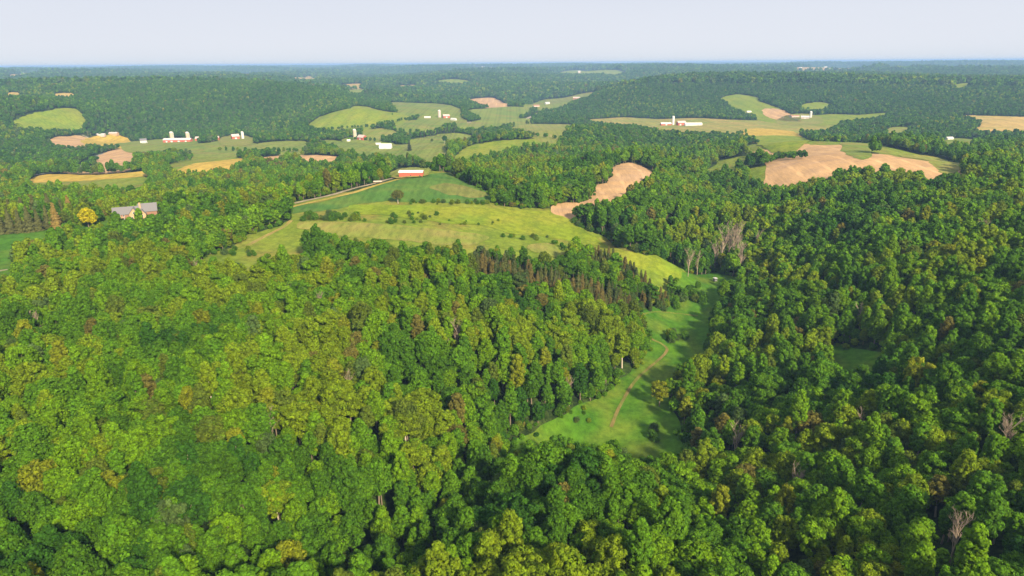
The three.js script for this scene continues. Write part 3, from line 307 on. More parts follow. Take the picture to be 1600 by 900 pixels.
// what grows or lies there: two or three real colours in patches, the grain, how far the tile runs (m), and how long the patches are
const COVER = {
  pasture: [[0.135, 0.215, 0.022], [0.18, 0.235, 0.032], [0.21, 0.19, 0.05], M_grass, 31, 28],
  meadow: [[0.044, 0.145, 0.011], [0.075, 0.185, 0.013], [0.135, 0.195, 0.025], M_grass, 23, 16],
  lawn: [[0.055, 0.165, 0.016], [0.075, 0.185, 0.018], [0.10, 0.17, 0.025], M_grass, 27, 20],
  hay: [[0.055, 0.145, 0.028], [0.080, 0.165, 0.030], [0.115, 0.185, 0.035], M_mown, 18, 30],
  haybrown: [[0.16, 0.18, 0.05], [0.13, 0.17, 0.04], [0.20, 0.18, 0.07], M_mown, 18, 14],
  cut: [[0.185, 0.225, 0.045], [0.235, 0.23, 0.065], [0.15, 0.22, 0.032], M_mown, 18, 16],
  yellow: [[0.17, 0.25, 0.018], [0.215, 0.26, 0.028], [0.13, 0.225, 0.02], M_grass, 37, 26],
  green: [[0.13, 0.20, 0.035], [0.175, 0.23, 0.042], [0.21, 0.20, 0.06], M_mown, 30, 60],
  valley: [[0.24, 0.25, 0.06], [0.31, 0.26, 0.08], [0.17, 0.24, 0.045], M_mown, 40, 70],
  grain: [[0.40, 0.30, 0.05], [0.45, 0.33, 0.07], [0.32, 0.29, 0.045], M_mown, 30, 50],
  grain2: [[0.44, 0.32, 0.12], [0.38, 0.29, 0.10], [0.29, 0.28, 0.07], M_mown, 40, 70],
  soil: [[0.45, 0.29, 0.150], [0.52, 0.34, 0.175], [0.38, 0.26, 0.165], M_soil, 26, 34],
  dirt: [[0.19, 0.155, 0.055], [0.13, 0.17, 0.03], [0.23, 0.17, 0.075], M_soil, 8, 6], dirtgrass: [[0.13, 0.18, 0.03], [0.09, 0.16, 0.025], [0.15, 0.17, 0.04], M_grass, 8, 6], dirt2: [[0.30, 0.24, 0.08], [0.22, 0.23, 0.05], [0.33, 0.24, 0.11], M_soil, 8, 8],
  gravel: [[0.36, 0.31, 0.22], [0.30, 0.27, 0.19], [0.40, 0.34, 0.26], M_soil, 8, 8], verge: [[0.34, 0.30, 0.06], [0.38, 0.31, 0.09], [0.28, 0.28, 0.05], M_grass, 10, 8],
  asphalt: [[0.19, 0.19, 0.20], [0.22, 0.22, 0.22], [0.17, 0.17, 0.18], M_soil, 12, 20], concrete: [[0.42, 0.36, 0.29], [0.38, 0.33, 0.27], [0.45, 0.40, 0.33], M_soil, 14, 30],
};
const cover = (key, k) => { const [a, b, c, , , len] = COVER[key]; return (x, z) => { const p = smooth(0.3, 0.7, fbm(x / len, z / len, k)), run = COVER[key][3] === M_grass ? 1 : 3.2, q = smooth(0.50, 0.74, fbm(x / (len * 0.45 * run) + 9, (z + 0.12 * x) / (len * 0.7 / run), k + 50)), v = lerp(0.86, 1.12, fbm(x / 9, z / 9, k + 80, 2)); return a.map((_, i) => lerp(lerp(a[i], b[i], p), c[i], q * 0.75) * v); }; };
const OPEN = [];
const bounded = (poly) => { let x0 = 1e9, x1 = -1e9, z0 = 1e9, z1 = -1e9; for (let i = 0; i < poly.length; i += 2) { x0 = Math.min(x0, poly[i]); x1 = Math.max(x1, poly[i]); z0 = Math.min(z0, poly[i + 1]); z1 = Math.max(z1, poly[i + 1]); } return { poly, x0, x1, z0, z1 }; };
const within = ({ poly, x0, x1, z0, z1 }, x, z) => { if (x < x0 || x > x1 || z < z0 || z > z1) return false; let c = false; for (let i = 0, j = poly.length - 2; i < poly.length; j = i, i += 2) if ((poly[i + 1] > z) !== (poly[j + 1] > z) && x < (poly[j] - poly[i]) * (z - poly[i + 1]) / (poly[j + 1] - poly[i + 1]) + poly[i]) c = !c; return c; };
const isOpen = (x, z) => { for (const b of OPEN) if (within(b, x, z)) return true; return false; };
FIELDS.forEach(([name, label, key, lift, , flat], k) => {
  const outline = ragged(rounded(flat, 8)); OPEN.push(bounded(outline));
  tag(mesh(name, drape(outline, lift, cover(key, 100 + k * 7), COVER[key][4]), COVER[key][3]), label, 'field', null, 'structure');
});
TRACKS.forEach(([name, label, key, lift, width, flat], k) => {
  OPEN.push(bounded(ribbon(flat, width + 9)));
  tag(mesh(name, drape(ribbon(flat, width), lift + 0.12, cover(key, 900 + k * 7), COVER[key][4]), COVER[key][3]), label, 'road', null, 'structure');
});
for (const p of SPOTS.clear) OPEN.push(bounded(p));
// ---------------------------------------------------------------- trees
class Leaves { // small leaf-spray faces
  constructor() { this.p = []; this.n = []; this.c = []; this.i = []; }
  spray(x, y, z, nx, ny, nz, s, r, shade, long = 1.25) { // a folded spray of leaves round (x,y,z), facing n
    let ux = r() - 0.5, uy = r() - 0.5, uz = r() - 0.5; const d = ux * nx + uy * ny + uz * nz; ux -= d * nx; uy -= d * ny; uz -= d * nz; const l = Math.hypot(ux, uy, uz) || 1; ux /= l; uy /= l; uz /= l;
    const vx = ny * uz - nz * uy, vy = nz * ux - nx * uz, vz = nx * uy - ny * ux, a = s * long * (0.8 + 0.4 * r()), b = s * (0.7 + 0.4 * r()), f = s * 0.25, o = this.p.length / 3;
    for (const [ku, kv, kn] of [[-a, 0, -f], [0.1 * a, -b, f * 0.4], [a, 0.15 * b, -f], [-0.1 * a, b, f * 0.4]]) { this.p.push(x + ux * ku + vx * kv + nx * kn, y + uy * ku + vy * kv + ny * kn, z + uz * ku + vz * kv + nz * kn); this.n.push(nx, ny, nz); this.c.push(shade[0], shade[1], shade[2]); }
    this.i.push(o, o + 1, o + 3, o + 1, o + 2, o + 3);
  }
  geometry() { const g = new THREE.BufferGeometry(); g.setAttribute('position', new THREE.Float32BufferAttribute(this.p, 3)); g.setAttribute('color', new THREE.Float32BufferAttribute(this.c, 3)); g.setIndex(this.i); const h = g.toNonIndexed(); h.computeVertexNormals(); return h; }
}
const FORMS = { // centre height, half width, half height, how many boughs, bough size, how far the crown reaches down
  round: [8.8, 4.1, 5.6, 34, 1.45, -0.75], oval: [8.8, 3.3, 6.6, 34, 1.25, -0.8], slender: [10.0, 2.4, 6.2, 26, 1.05, -0.75], broad: [8.3, 4.9, 4.8, 42, 1.5, -0.65], forked: [8.9, 4.2, 5.2, 38, 1.2, -0.65], domed: [8.2, 4.3, 5.8, 44, 1.2, -0.75],
};
function crownShape(form, seed, sprays, size, fewer = 1) {
  const r = rng(seed), [cy, rx, ry, n0, lr, low] = FORMS[form], n = Math.round(n0 * 1.35 * fewer), lobes = [], L = new Leaves(), grow = fewer < 1 ? Math.pow(fewer, -0.42) : 1;
  const heads = form === 'forked' ? [[1.8, 0.9, 0.4], [-1.7, 0.2, 1.0], [0.2, -0.8, -1.7]] : null;
  const sx = 0.88 + 0.24 * r(), sz = 0.88 + 0.24 * r();
  for (let k = 0; k < n; k++) {
    const t = (k + 0.5) / n, up = lerp(low, 1, t), ang = k * 2.39996 + r() * 0.7, ring = Math.sqrt(Math.max(0.02, 1 - up * up)), out = 0.52 + 0.5 * r() * r() + 0.12 * r();
    let x = Math.cos(ang) * ring * rx * out * sx, y = cy + up * ry * (0.74 + 0.16 * r()), z = Math.sin(ang) * ring * rx * out * sz;
    if (heads) { const h = heads[k % 3]; x = x * 0.72 + h[0]; y += h[1]; z = z * 0.72 + h[2]; }
    lobes.push([x, y, z, lr * 0.84 * grow * (0.6 + 0.75 * r()) * (up > 0.6 ? 0.92 : 1), 0.88 + 0.24 * r(), (r() - 0.5) * 0.12]);
  }
  for (let k = 0; k < n * 0.25; k++) lobes.push([(r() - 0.5) * rx, cy + (r() - 0.4) * ry, (r() - 0.5) * rx, lr * grow, 0.95, 0]);
  let made = 0, tries = 0;
  while (made < sprays && tries++ < sprays * 4) {
    const b = lobes[Math.floor(r() * lobes.length)], a = r() * 6.2832, u = r() * 2 - 1, h = Math.sqrt(1 - u * u), dx = Math.cos(a) * h, dy = u, dz = Math.sin(a) * h, q = b[3] * (0.5 + 0.66 * Math.sqrt(r()));
    const x = b[0] + dx * q, y = b[1] + dy * q * 0.85, z = b[2] + dz * q; let deep = false;
    for (const o of lobes) if (o !== b && (x - o[0]) ** 2 + (y - o[1]) ** 2 + (z - o[2]) ** 2 < (o[3] * 0.62) ** 2) { deep = true; break; }
    if (deep) continue;
    let nx = dx + (r() - 0.5) * 1.1, ny = dy + 0.25 + (r() - 0.5) * 1.1, nz = dz + (r() - 0.5) * 1.1; const l = Math.hypot(nx, ny, nz) || 1;
    const v = b[4] * (0.55 + 0.85 * r()); L.spray(x, y, z, nx / l, ny / l, nz / l, size * (0.75 + 0.5 * r()), r, [v * (1 + b[5]), v, v * (1 - b[5])]); made++;
  }
  return { geo: L.geometry(), lobes };
}
function limb(a, b, ra, rb, sides = 5) { // tapered round limb from a to b
  const dir = new THREE.Vector3().subVectors(b, a), g = new THREE.CylinderGeometry(rb, ra, dir.length(), sides, 1, true); g.translate(0, dir.length() / 2, 0);
  g.applyQuaternion(new THREE.Quaternion().setFromUnitVectors(new THREE.Vector3(0, 1, 0), dir.clone().normalize())); g.translate(a.x, a.y, a.z); return g;
}
function trunkShape(form, seed, lobes) {
  const r = rng(seed + 77), cy = FORMS[form][0], top = new THREE.Vector3((r() - 0.5) * 1.2, cy + 1.5, (r() - 0.5) * 1.2), mid = new THREE.Vector3((r() - 0.5) * 0.6, cy * 0.5, (r() - 0.5) * 0.6), parts = [limb(new THREE.Vector3(0, -0.8, 0), mid, 0.32, 0.23, 7), limb(mid, top, 0.23, 0.08, 6)];
  for (let k = 0; k < 7; k++) { const b = lobes[Math.floor(r() * lobes.length)], t = 0.15 + 0.75 * r(), s = mid.clone().lerp(top, t); parts.push(limb(s, new THREE.Vector3(b[0], b[1], b[2]), 0.11 * (1.2 - t), 0.03, 4)); }
  return mergeGeometries(parts);
}
const leafMat = (c) => new THREE.MeshPhysicalMaterial({ color: c, vertexColors: true, roughness: 1, specularIntensity: 0.05, transmission: 0.44, thickness: 0, side: THREE.DoubleSide });
const M_leaf = leafMat(rgb(1, 1, 1));
const barkMat = (r, g, b) => new THREE.MeshStandardMaterial({ color: rgb(r, g, b), roughness: 0.95 });
const M_bark = barkMat(0.17, 0.13, 0.095), M_pale = barkMat(0.42, 0.36, 0.28), M_dead = barkMat(0.29, 0.225, 0.165);
// leaf colours of early summer
const TONES = [
  ['fresh yellow green', [0.168, 0.245, 0.010]], ['bright green', [0.092, 0.208, 0.010]], ['mid green', [0.066, 0.160, 0.010]], ['deep green', [0.040, 0.118, 0.011]],
  ['olive green', [0.108, 0.158, 0.016]], ['grey green', [0.085, 0.145, 0.036]], ['dark bluish green', [0.026, 0.090, 0.020]], ['bronze tinted', [0.150, 0.142, 0.028]], ['golden green', [0.190, 0.225, 0.012]], ['lime green', [0.128, 0.248, 0.008]],
];
const toneMats = TONES.map(([, c]) => leafMat(rgb(...c)));
// which kinds of leaf stand where: sunny slope of mixed oak and aspen, greener hollows and the far flank
function toneAt(x, z, r, calm = 0) { // stands of one kind run together; a few odd trees among them
  const odd = r(), k = r();
  if (calm && r() < calm) return [2, 3, 3, 2, 5, 2][Math.floor(k * 6)];
  const side = Math.max(smooth(-80, 140, x + (z + 250) * 0.10), 0.75 * smooth(-250, -160, z));
  if (odd < lerp(0.12, 0.06, side)) return [4, 4, 8, 5, 4, 8, 7][Math.floor(k * 7)];
  const g = (fbm(x / 42 + 3, z / 42, 31, 3) - 0.5) * 2.3 + lerp(0.18, 0.06, side) + (k - 0.5) * 0.85;
  return g > 0.52 ? 0 : g > 0.22 ? 9 : g > -0.12 ? 1 : g > -0.5 ? 2 : 3;
}
const formNames = Object.keys(FORMS);
const hi = [], md = [], lo = [], fr = [];
formNames.forEach((f, k) => { for (let v = 0; v < 2; v++) { const c = crownShape(f, 1000 + k * 31 + v * 7, 4200, 0.29); hi.push({ form: f, crown: c.geo, trunk: trunkShape(f, 1000 + k * 31 + v, c.lobes) }); } const c = crownShape(f, 500 + k * 13, 1100, 0.62, 0.8); md.push({ form: f, crown: c.geo, trunk: trunkShape(f, 500 + k, c.lobes) }); });
['round', 'oval', 'broad', 'domed'].forEach((f, k) => { lo.push({ crown: crownShape(f, 300 + k * 13, 300, 1.15, 0.55).geo }); });
['round', 'domed', 'broad'].forEach((f, k) => fr.push({ crown: crownShape(f, 200 + k * 13, 70, 2.0, 0.3).geo }));

// where trees stand: a jittered grid, closer near by
const taken = new Map(), key2 = (x, z) => Math.floor(x / 6) + ',' + Math.floor(z / 6);
const claim = (x, z, r) => { const k = key2(x, z); if (!taken.has(k)) taken.set(k, []); taken.get(k).push([x, z, r]); };
const clash = (x, z) => { const i = Math.floor(x / 6), j = Math.floor(z / 6); for (let a = -1; a <= 1; a++) for (let b = -1; b <= 1; b++) for (const [px, pz, r] of taken.get((i + a) + ',' + (j + b)) ?? []) if (Math.hypot(px - x, pz - z) < r) return true; return false; };
for (const p of SPOTS.spruce) claim(p[0], p[1], 4.5); SPOTS.pines.forEach((p, k) => claim(p[0], p[1], k < 76 ? 3.4 : 4.4)); for (const p of SPOTS.dead) claim(p[0], p[1], 3.6); claim(SPOTS.yellow[0], SPOTS.yellow[1], 6); for (const p of SPOTS.meadowtrees) claim(p[0], p[1], 5);
const spots = { near: [], mid: [], far: [], horizon: [] };
function plant(list, spacing, from, to, spread, seed) {
  const r = rng(seed);
  for (let z = 120; z > -to; z -= spacing * 0.87) {
    const half = Math.min(to, Math.tan(spread) * Math.max(0, -z) + 130 + from * 0);
    for (let x = -half; x < half; x += spacing) {
      const px = x + (r() - 0.5) * spacing * 0.95, pz = z + (r() - 0.5) * spacing * 0.95, d = Math.hypot(px, pz), k = r(), s = r(), a = r();
      if (d < from || d >= to || (d < 60)) continue;
      if (isOpen(px, pz) || (d < 900 && clash(px, pz))) continue;
      list.push([px, pz, s, a, k]);
    }
  }
}
plant(spots.near, 5.1, 0, 1150, 0.86, 11);
plant(spots.mid, 7.8, 1150, 2700, 0.78, 12);
plant(spots.far, 15.5, 2700, 5600, 0.74, 13);
plant(spots.horizon, 30, 5600, 14000, 0.70, 14);
for (const [sp, h, flat] of SPOTS.hedges) { const r = rng(Math.round(flat[0] + 5000)); for (let i = 0; i + 3 < flat.length; i += 2) { const dx = flat[i + 2] - flat[i], dz = flat[i + 3] - flat[i + 1], n = Math.max(1, Math.round(Math.hypot(dx, dz) / sp)); for (let k = 0; k < n; k++) { const t = (k + r()) / n; spots.mid.push([flat[i] + dx * t + (r() - 0.5) * 5, flat[i + 1] + dz * t + (r() - 0.5) * 5, (h / 15 - 0.5) / 0.5 * (0.5 + 0.7 * r()), r(), r()]); } } }

// the trees that show largest, one by one
camera.updateMatrixWorld(); camera.updateProjectionMatrix();
const view = new THREE.Frustum().setFromProjectionMatrix(new THREE.Matrix4().multiplyMatrices(camera.projectionMatrix, camera.matrixWorldInverse));
const vec = new THREE.Vector3();
spots.near = spots.near.map(([x, z, s, a, k]) => {
  const r = rng(Math.round(x * 37 + z * 91 + 7)), grove = fbm(x / 40, z / 40, 61, 2);
  const scale = lerp(0.58, 1.12, Math.pow(s, 1.2)) * lerp(0.82, 1.18, grove), stretch = 0.82 + 0.5 * r() * r() + 0.08 * r();
  const slim = noise(x / 35 + 7, z / 35, 71);
  let f = slim > 0.66 ? (r() < 0.6 ? 2 : 1) : Math.floor(r() * 6); return { x, z, y: groundY(x, z), scale, stretch, turn: a * 6.283, form: f, twin: r() < 0.5 ? 0 : 1, tone: toneAt(x, z, r), tilt: (r() - 0.5) * 0.10, pale: f === 2 || r() < 0.12, gap: r() };
}).filter((t) => t.gap > 0.05 + 0.26 * smooth(0.5, 0.95, noise(t.x / 19, t.z / 19, 41)));
for (const t of spots.near) { t.d = Math.hypot(t.x, t.y + 12 - 120, t.z); t.seen = view.containsPoint(vec.set(t.x, t.y + 10 * t.scale, t.z)); }
const ranked = spots.near.filter((t) => t.seen).sort((a, b) => b.scale / b.d - a.scale / a.d), single = new Set(ranked.slice(0, 300));
const FORM_WORDS = { round: 'round-crowned', oval: 'oval-crowned', slender: 'slender', broad: 'broad-spreading', forked: 'fork-headed', domed: 'full domed' };
function place(x, z) { // where a tree stands, in words
  if (Math.hypot(x - 20, z + 185) < 62 && x > -48) return ['on the spur between the ravine and the meadow', 'broadleaf trees on the spur'];
  if (x > 15) return ['on the flank across the meadow from the pines', 'broadleaf trees on the flank across the meadow'];
  if (x > -75) return ['on the slope dropping into the ravine', 'broadleaf trees above the ravine'];
  return ['on the long slope below the brick house', 'broadleaf trees on the slope below the house'];
}
function standTree(t, label, group, name = 'broadleaf_tree') {
  const v = hi[t.form * 2 + t.twin], o = thing(name, label, 'tree', group, t.x, t.y, t.z, t.turn);
  o.scale.set(t.scale, t.scale * t.stretch, t.scale); o.rotation.z = t.tilt;
  mesh('trunk', v.trunk, t.pale ? M_pale : M_bark, o); mesh('crown', v.crown, t.mat ?? toneMats[t.tone], o);
  return o;
}
for (const t of ranked.slice(0, 300)) { const [where, group] = place(t.x, t.z); standTree(t, `${t.scale * t.stretch > 0.95 ? 'tall ' : t.scale * t.stretch < 0.72 ? 'small ' : ''}${TONES[t.tone][0]} ${FORM_WORDS[formNames[t.form]]} tree ${where}`, group); }

// all the other trees of the woods, too many to count
const woods = thing('woodland', 'dense broadleaf woodland covering slopes and hills between the fields', 'woodland'); woods.userData.kind = 'stuff';
const dummy = new THREE.Object3D(), tint = new THREE.Color();
function many(list, geo, mat, name, colour) {
  if (!list.length) return; const m = new THREE.InstancedMesh(geo, mat, list.length); m.name = name; m.userData.kind = 'stuff'; m.castShadow = m.receiveShadow = true;
  list.forEach((t, i) => { dummy.position.set(t.x, t.y, t.z); dummy.rotation.set(0, t.turn, t.tilt ?? 0); dummy.scale.set(t.scale, t.scale * t.stretch, t.scale); dummy.updateMatrix(); m.setMatrixAt(i, dummy.matrix); if (colour) m.setColorAt(i, colour(t)); });
  woods.add(m);
}
const toneColour = (t) => { const c = TONES[t.tone][1], v = 0.85 + 0.3 * hash(Math.round(t.x * 10), Math.round(t.z * 10)); return tint.setRGB(c[0] * v, c[1] * v, c[2] * v); };
const rest = spots.near.filter((t) => !single.has(t));
hi.forEach((v, k) => { const l = rest.filter((t) => t.d < 430 && t.form * 2 + t.twin === k); many(l, v.crown, M_leaf, 'crown', toneColour); many(l, v.trunk, M_bark, 'trunk'); });
md.forEach((v, k) => { const l = rest.filter((t) => t.d >= 430 && t.form === k); many(l, v.crown, M_leaf, 'crown', toneColour); many(l.filter((t) => t.d < 800), v.trunk, M_bark, 'trunk'); });
{ // saplings and underwood, which close the wood edges down to the grass
  const r = rng(51), low = [];
  for (let z = 0; z > -720; z -= 5.5) { const half = Math.tan(0.8) * -z + 60; for (let x = -half; x < half; x += 5.5) { const px = x + (r() - 0.5) * 5, pz = z + (r() - 0.5) * 5, s = r(), a = r(), q = r(), d = Math.hypot(px, pz); if (d < 90 || d > 720 || isOpen(px, pz) || clash(px, pz)) continue; let edge = false; for (const [ex, ez] of [[7, 0], [-7, 0], [0, 7], [0, -7]]) if (isOpen(px + ex, pz + ez)) edge = true; if (!edge && q > 0.3) continue; low.push({ x: px, z: pz, y: groundY(px, pz) - 0.6, scale: lerp(0.32, 0.6, s), stretch: 0.85, turn: a * 6.283, tone: toneAt(px, pz, r), k: [0, 3, 5][Math.floor(r() * 3)] }); } }
  for (let z = -120; z > -640; z -= 3.2) { const half = Math.tan(0.75) * -z + 30; for (let x = -half; x < half; x += 3.2) { const px = x + (r() - 0.5) * 3, pz = z + (r() - 0.5) * 3, s = r(), a = r(); if (clash(px, pz)) continue; const here = isOpen(px, pz), reach = here ? 3 : 5; let edge = false; for (const [ex, ez] of [[1, 0], [-1, 0], [0, 1], [0, -1]]) if (isOpen(px + ex * reach, pz + ez * reach) !== here) edge = true; if (edge && s < (here ? 0.3 : 0.75)) low.push({ x: px, z: pz, y: groundY(px, pz) - 0.7, scale: lerp(0.2, 0.42, a), stretch: 0.8, turn: a * 40, tone: toneAt(px, pz, r), k: [0, 3, 5][Math.floor(r() * 3)] }); } }
  for (const k of [0, 3, 5]) many(low.filter((t) => t.k === k), md[k].crown, M_leaf, 'underwood', toneColour);
}
const further = (list, shapes, s0, s1, seed) => {
  const r = rng(seed), all = list.map(([x, z, s, a]) => ({ x, z, y: groundY(x, z), scale: lerp(s0, s1, s), stretch: 0.85 + 0.3 * r(), turn: a * 6.283, tone: toneAt(Math.abs(x) * 0.4 + 160, z * 0.1, r, 0.72), k: Math.floor(r() * shapes.length) }));
  shapes.forEach((v, k) => many(all.filter((t) => t.k === k), v.crown, M_leaf, 'crown', toneColour));
};
further(spots.mid, lo, 0.45, 0.9, 21); further(spots.far, fr, 1.1, 1.8, 22); further(spots.horizon, fr, 1.8, 2.8, 23);
console.log('near', spots.near.length, 'mid', spots.mid.length, 'far', spots.far.length, 'horizon', spots.horizon.length);

// conifers
function coniferShape(seed, H, R, levels, size, bare = 0.08, taper = 0.8) {
  const r = rng(seed), L = new Leaves();
  for (let k = 0; k < levels; k++) {
    const t = (k + 0.5 * r()) / levels, y = lerp(bare * H, H * 0.985, t), reach = R * Math.pow(1 - t, taper) * (0.8 + 0.4 * r()) + 0.12, n = Math.max(4, Math.round(reach * 5));
    for (let b = 0; b < n; b++) { const a = b / n * 6.283 + r() * 0.9 + k, len = reach * (0.75 + 0.4 * r()); for (let q = 0.15; q < 1; q += 0.30) { const x = Math.cos(a) * len * q, z = Math.sin(a) * len * q, yy = y - len * q * 0.35 + (r() - 0.5) * 0.25; let nx = Math.cos(a) * 0.6 + (r() - 0.5) * 0.7, ny = 0.7, nz = Math.sin(a) * 0.6 + (r() - 0.5) * 0.7; const l = Math.hypot(nx, ny, nz), v = 0.8 + 0.4 * r(); L.spray(x, yy, z, nx / l, ny / l, nz / l, size * (0.7 + 0.5 * r()), r, [v, v, v], 1.5); } }
  }
  return L.geometry();
}
const coniferTrunk = limb(new THREE.Vector3(0, -0.8, 0), new THREE.Vector3(0, 15, 0), 0.24, 0.03, 6);
const spruces = [coniferShape(1, 16, 4.3, 24, 0.58), coniferShape(2, 16, 3.9, 25, 0.55)], pines = [coniferShape(3, 13, 3.0, 18, 0.62, 0.06, 0.52), coniferShape(4, 13.5, 2.7, 19, 0.58, 0.08, 0.56), coniferShape(5, 12.5, 3.2, 16, 0.66, 0.05, 0.5)], tallPine = coniferShape(6, 17, 2.4, 9, 0.6, 0.62);
const M_spruce = leafMat(rgb(0.135, 0.145, 0.045)), M_tan = leafMat(rgb(0.30, 0.22, 0.06)), M_pines = [leafMat(rgb(0.090, 0.108, 0.028)), leafMat(rgb(0.140, 0.118, 0.034)), leafMat(rgb(0.060, 0.088, 0.026)), leafMat(rgb(0.125, 0.105, 0.034))], M_darkpine = leafMat(rgb(0.05, 0.07, 0.035));
function conifer(name, label, group, x, z, scale, crown, mat, seed) { const r = rng(seed), o = thing(name, label, 'tree', group, x, groundY(x, z), z, r() * 6.28); o.scale.setScalar(scale); mesh('trunk', coniferTrunk, M_bark, o); mesh('crown', crown, mat, o); return o; }
SPOTS.spruce.forEach(([x, z, h, tan], k) => conifer('spruce_tree', tan ? 'tan brown spruce beside the yellow tree at the lawn' : k < 6 ? 'olive green spruce in the front row along the lawn' : (h > 18 ? 'tall ' : '') + 'olive spruce behind the front row at the lawn', tan ? 'tan spruces by the lawn' : 'spruces behind the lawn', x, z, h / 16, spruces[k % 2], tan ? M_tan : M_spruce, 40 + k));
{ // six planted rows
  const ROWS = [[0, 26, 'outermost row along the grass bank'], [26, 26, 'middle row behind the grass bank'], [52, 24, 'inner row behind the grass bank'], [76, 36, 'back block row above the meadow wood'], [112, 34, 'middle block row above the meadow wood'], [146, 26, 'front block row above the meadow wood']];
  SPOTS.pines.forEach(([x, z, h], k) => { const r = rng(k * 13 + 5), m = r() < 0.4 ? 0 : r() < 0.5 ? 1 : r() < 0.75 ? 2 : 3, s = 0.72 + 0.5 * r(), [from, n, row] = ROWS.find(([a, c]) => k < a + c), t = (k - from) / n, end = t < 0.34 ? 'uphill part of ' : t > 0.66 ? 'meadow end of ' : ''; conifer('pine_tree', (s > 1.06 ? 'tall ' : s < 0.86 ? 'small ' : '') + ['dull green', 'brownish', 'dark green', 'rusty brown'][m] + ' pine, ' + end + row, 'pines in the ' + row, x + (r() - 0.5) * 2.2, z + (r() - 0.5) * 2.2, h / 13 * s, pines[Math.floor(r() * 3)], M_pines[m], 90 + k); });
}
SPOTS.grove.forEach(([x, z, h], k) => conifer('tall_pine', 'tall dark pine with bare trunk ' + ['at the silo end of the hilltop grove', 'in the middle of the hilltop grove', 'at the lone tree end of the hilltop grove'][k < 4 ? 0 : k < 8 ? 1 : 2], 'pines of the hilltop grove', x, z, h / 15, tallPine, M_darkpine, 400 + k));
// bare and dying trees
function bareShape(seed) {
  const r = rng(seed), parts = [], grow = (a, dir, len, rad, depth) => { const b = a.clone().addScaledVector(dir, len); parts.push(limb(a, b, rad, rad * 0.62, depth > 2 ? 3 : 5)); if (depth >= 4) return; const n = depth === 0 ? 7 : depth === 3 ? 3 : 4; for (let k = 0; k < n; k++) { const t = depth === 0 ? 0.35 + 0.65 * (k + r()) / n : 0.3 + 0.7 * r(), s = a.clone().lerp(b, t), d = dir.clone().multiplyScalar(0.9).add(new THREE.Vector3(r() - 0.5, r() * 0.5, r() - 0.5).multiplyScalar(depth ? 1.7 : 1.5)).normalize(); grow(s, d, len * (depth === 0 ? 0.42 : 0.55) * (0.7 + 0.5 * r()), rad * 0.42 + 0.012, depth + 1); } };
  grow(new THREE.Vector3(0, -0.6, 0), new THREE.Vector3((r() - 0.5) * 0.15, 1, (r() - 0.5) * 0.15).normalize(), 10, 0.26, 0); return mergeGeometries(parts);
}
const bare = [bareShape(3), bareShape(8), bareShape(15)];
SPOTS.dead.forEach(([x, z, h], k) => { const r = rng(k * 7 + 3), o = thing('bare_tree', k < 9 ? ['tall leafless dead tree in the pale stand beyond the meadow', 'slim leafless dead tree at the end of the grass bank'][k === 5 || k === 6 ? 1 : 0] : (h > 14 ? 'tall ' : h < 13 ? 'small ' : '') + ['pale forked', 'pale slim', 'pale spreading'][k % 3] + ' leafless tree ' + place(x, z)[0], 'tree', k < 9 ? (k === 5 || k === 6 ? 'dead trees at the end of the grass bank' : 'stand of dead trees beyond the meadow') : 'leafless trees in the canopy ' + place(x, z)[0].replace(/^on /, 'on '), x, groundY(x, z), z, r() * 6.28); o.scale.set(h / 14 * 0.85, h / 14, h / 14 * 0.85); mesh('trunk', bare[k % 3], M_dead, o); });
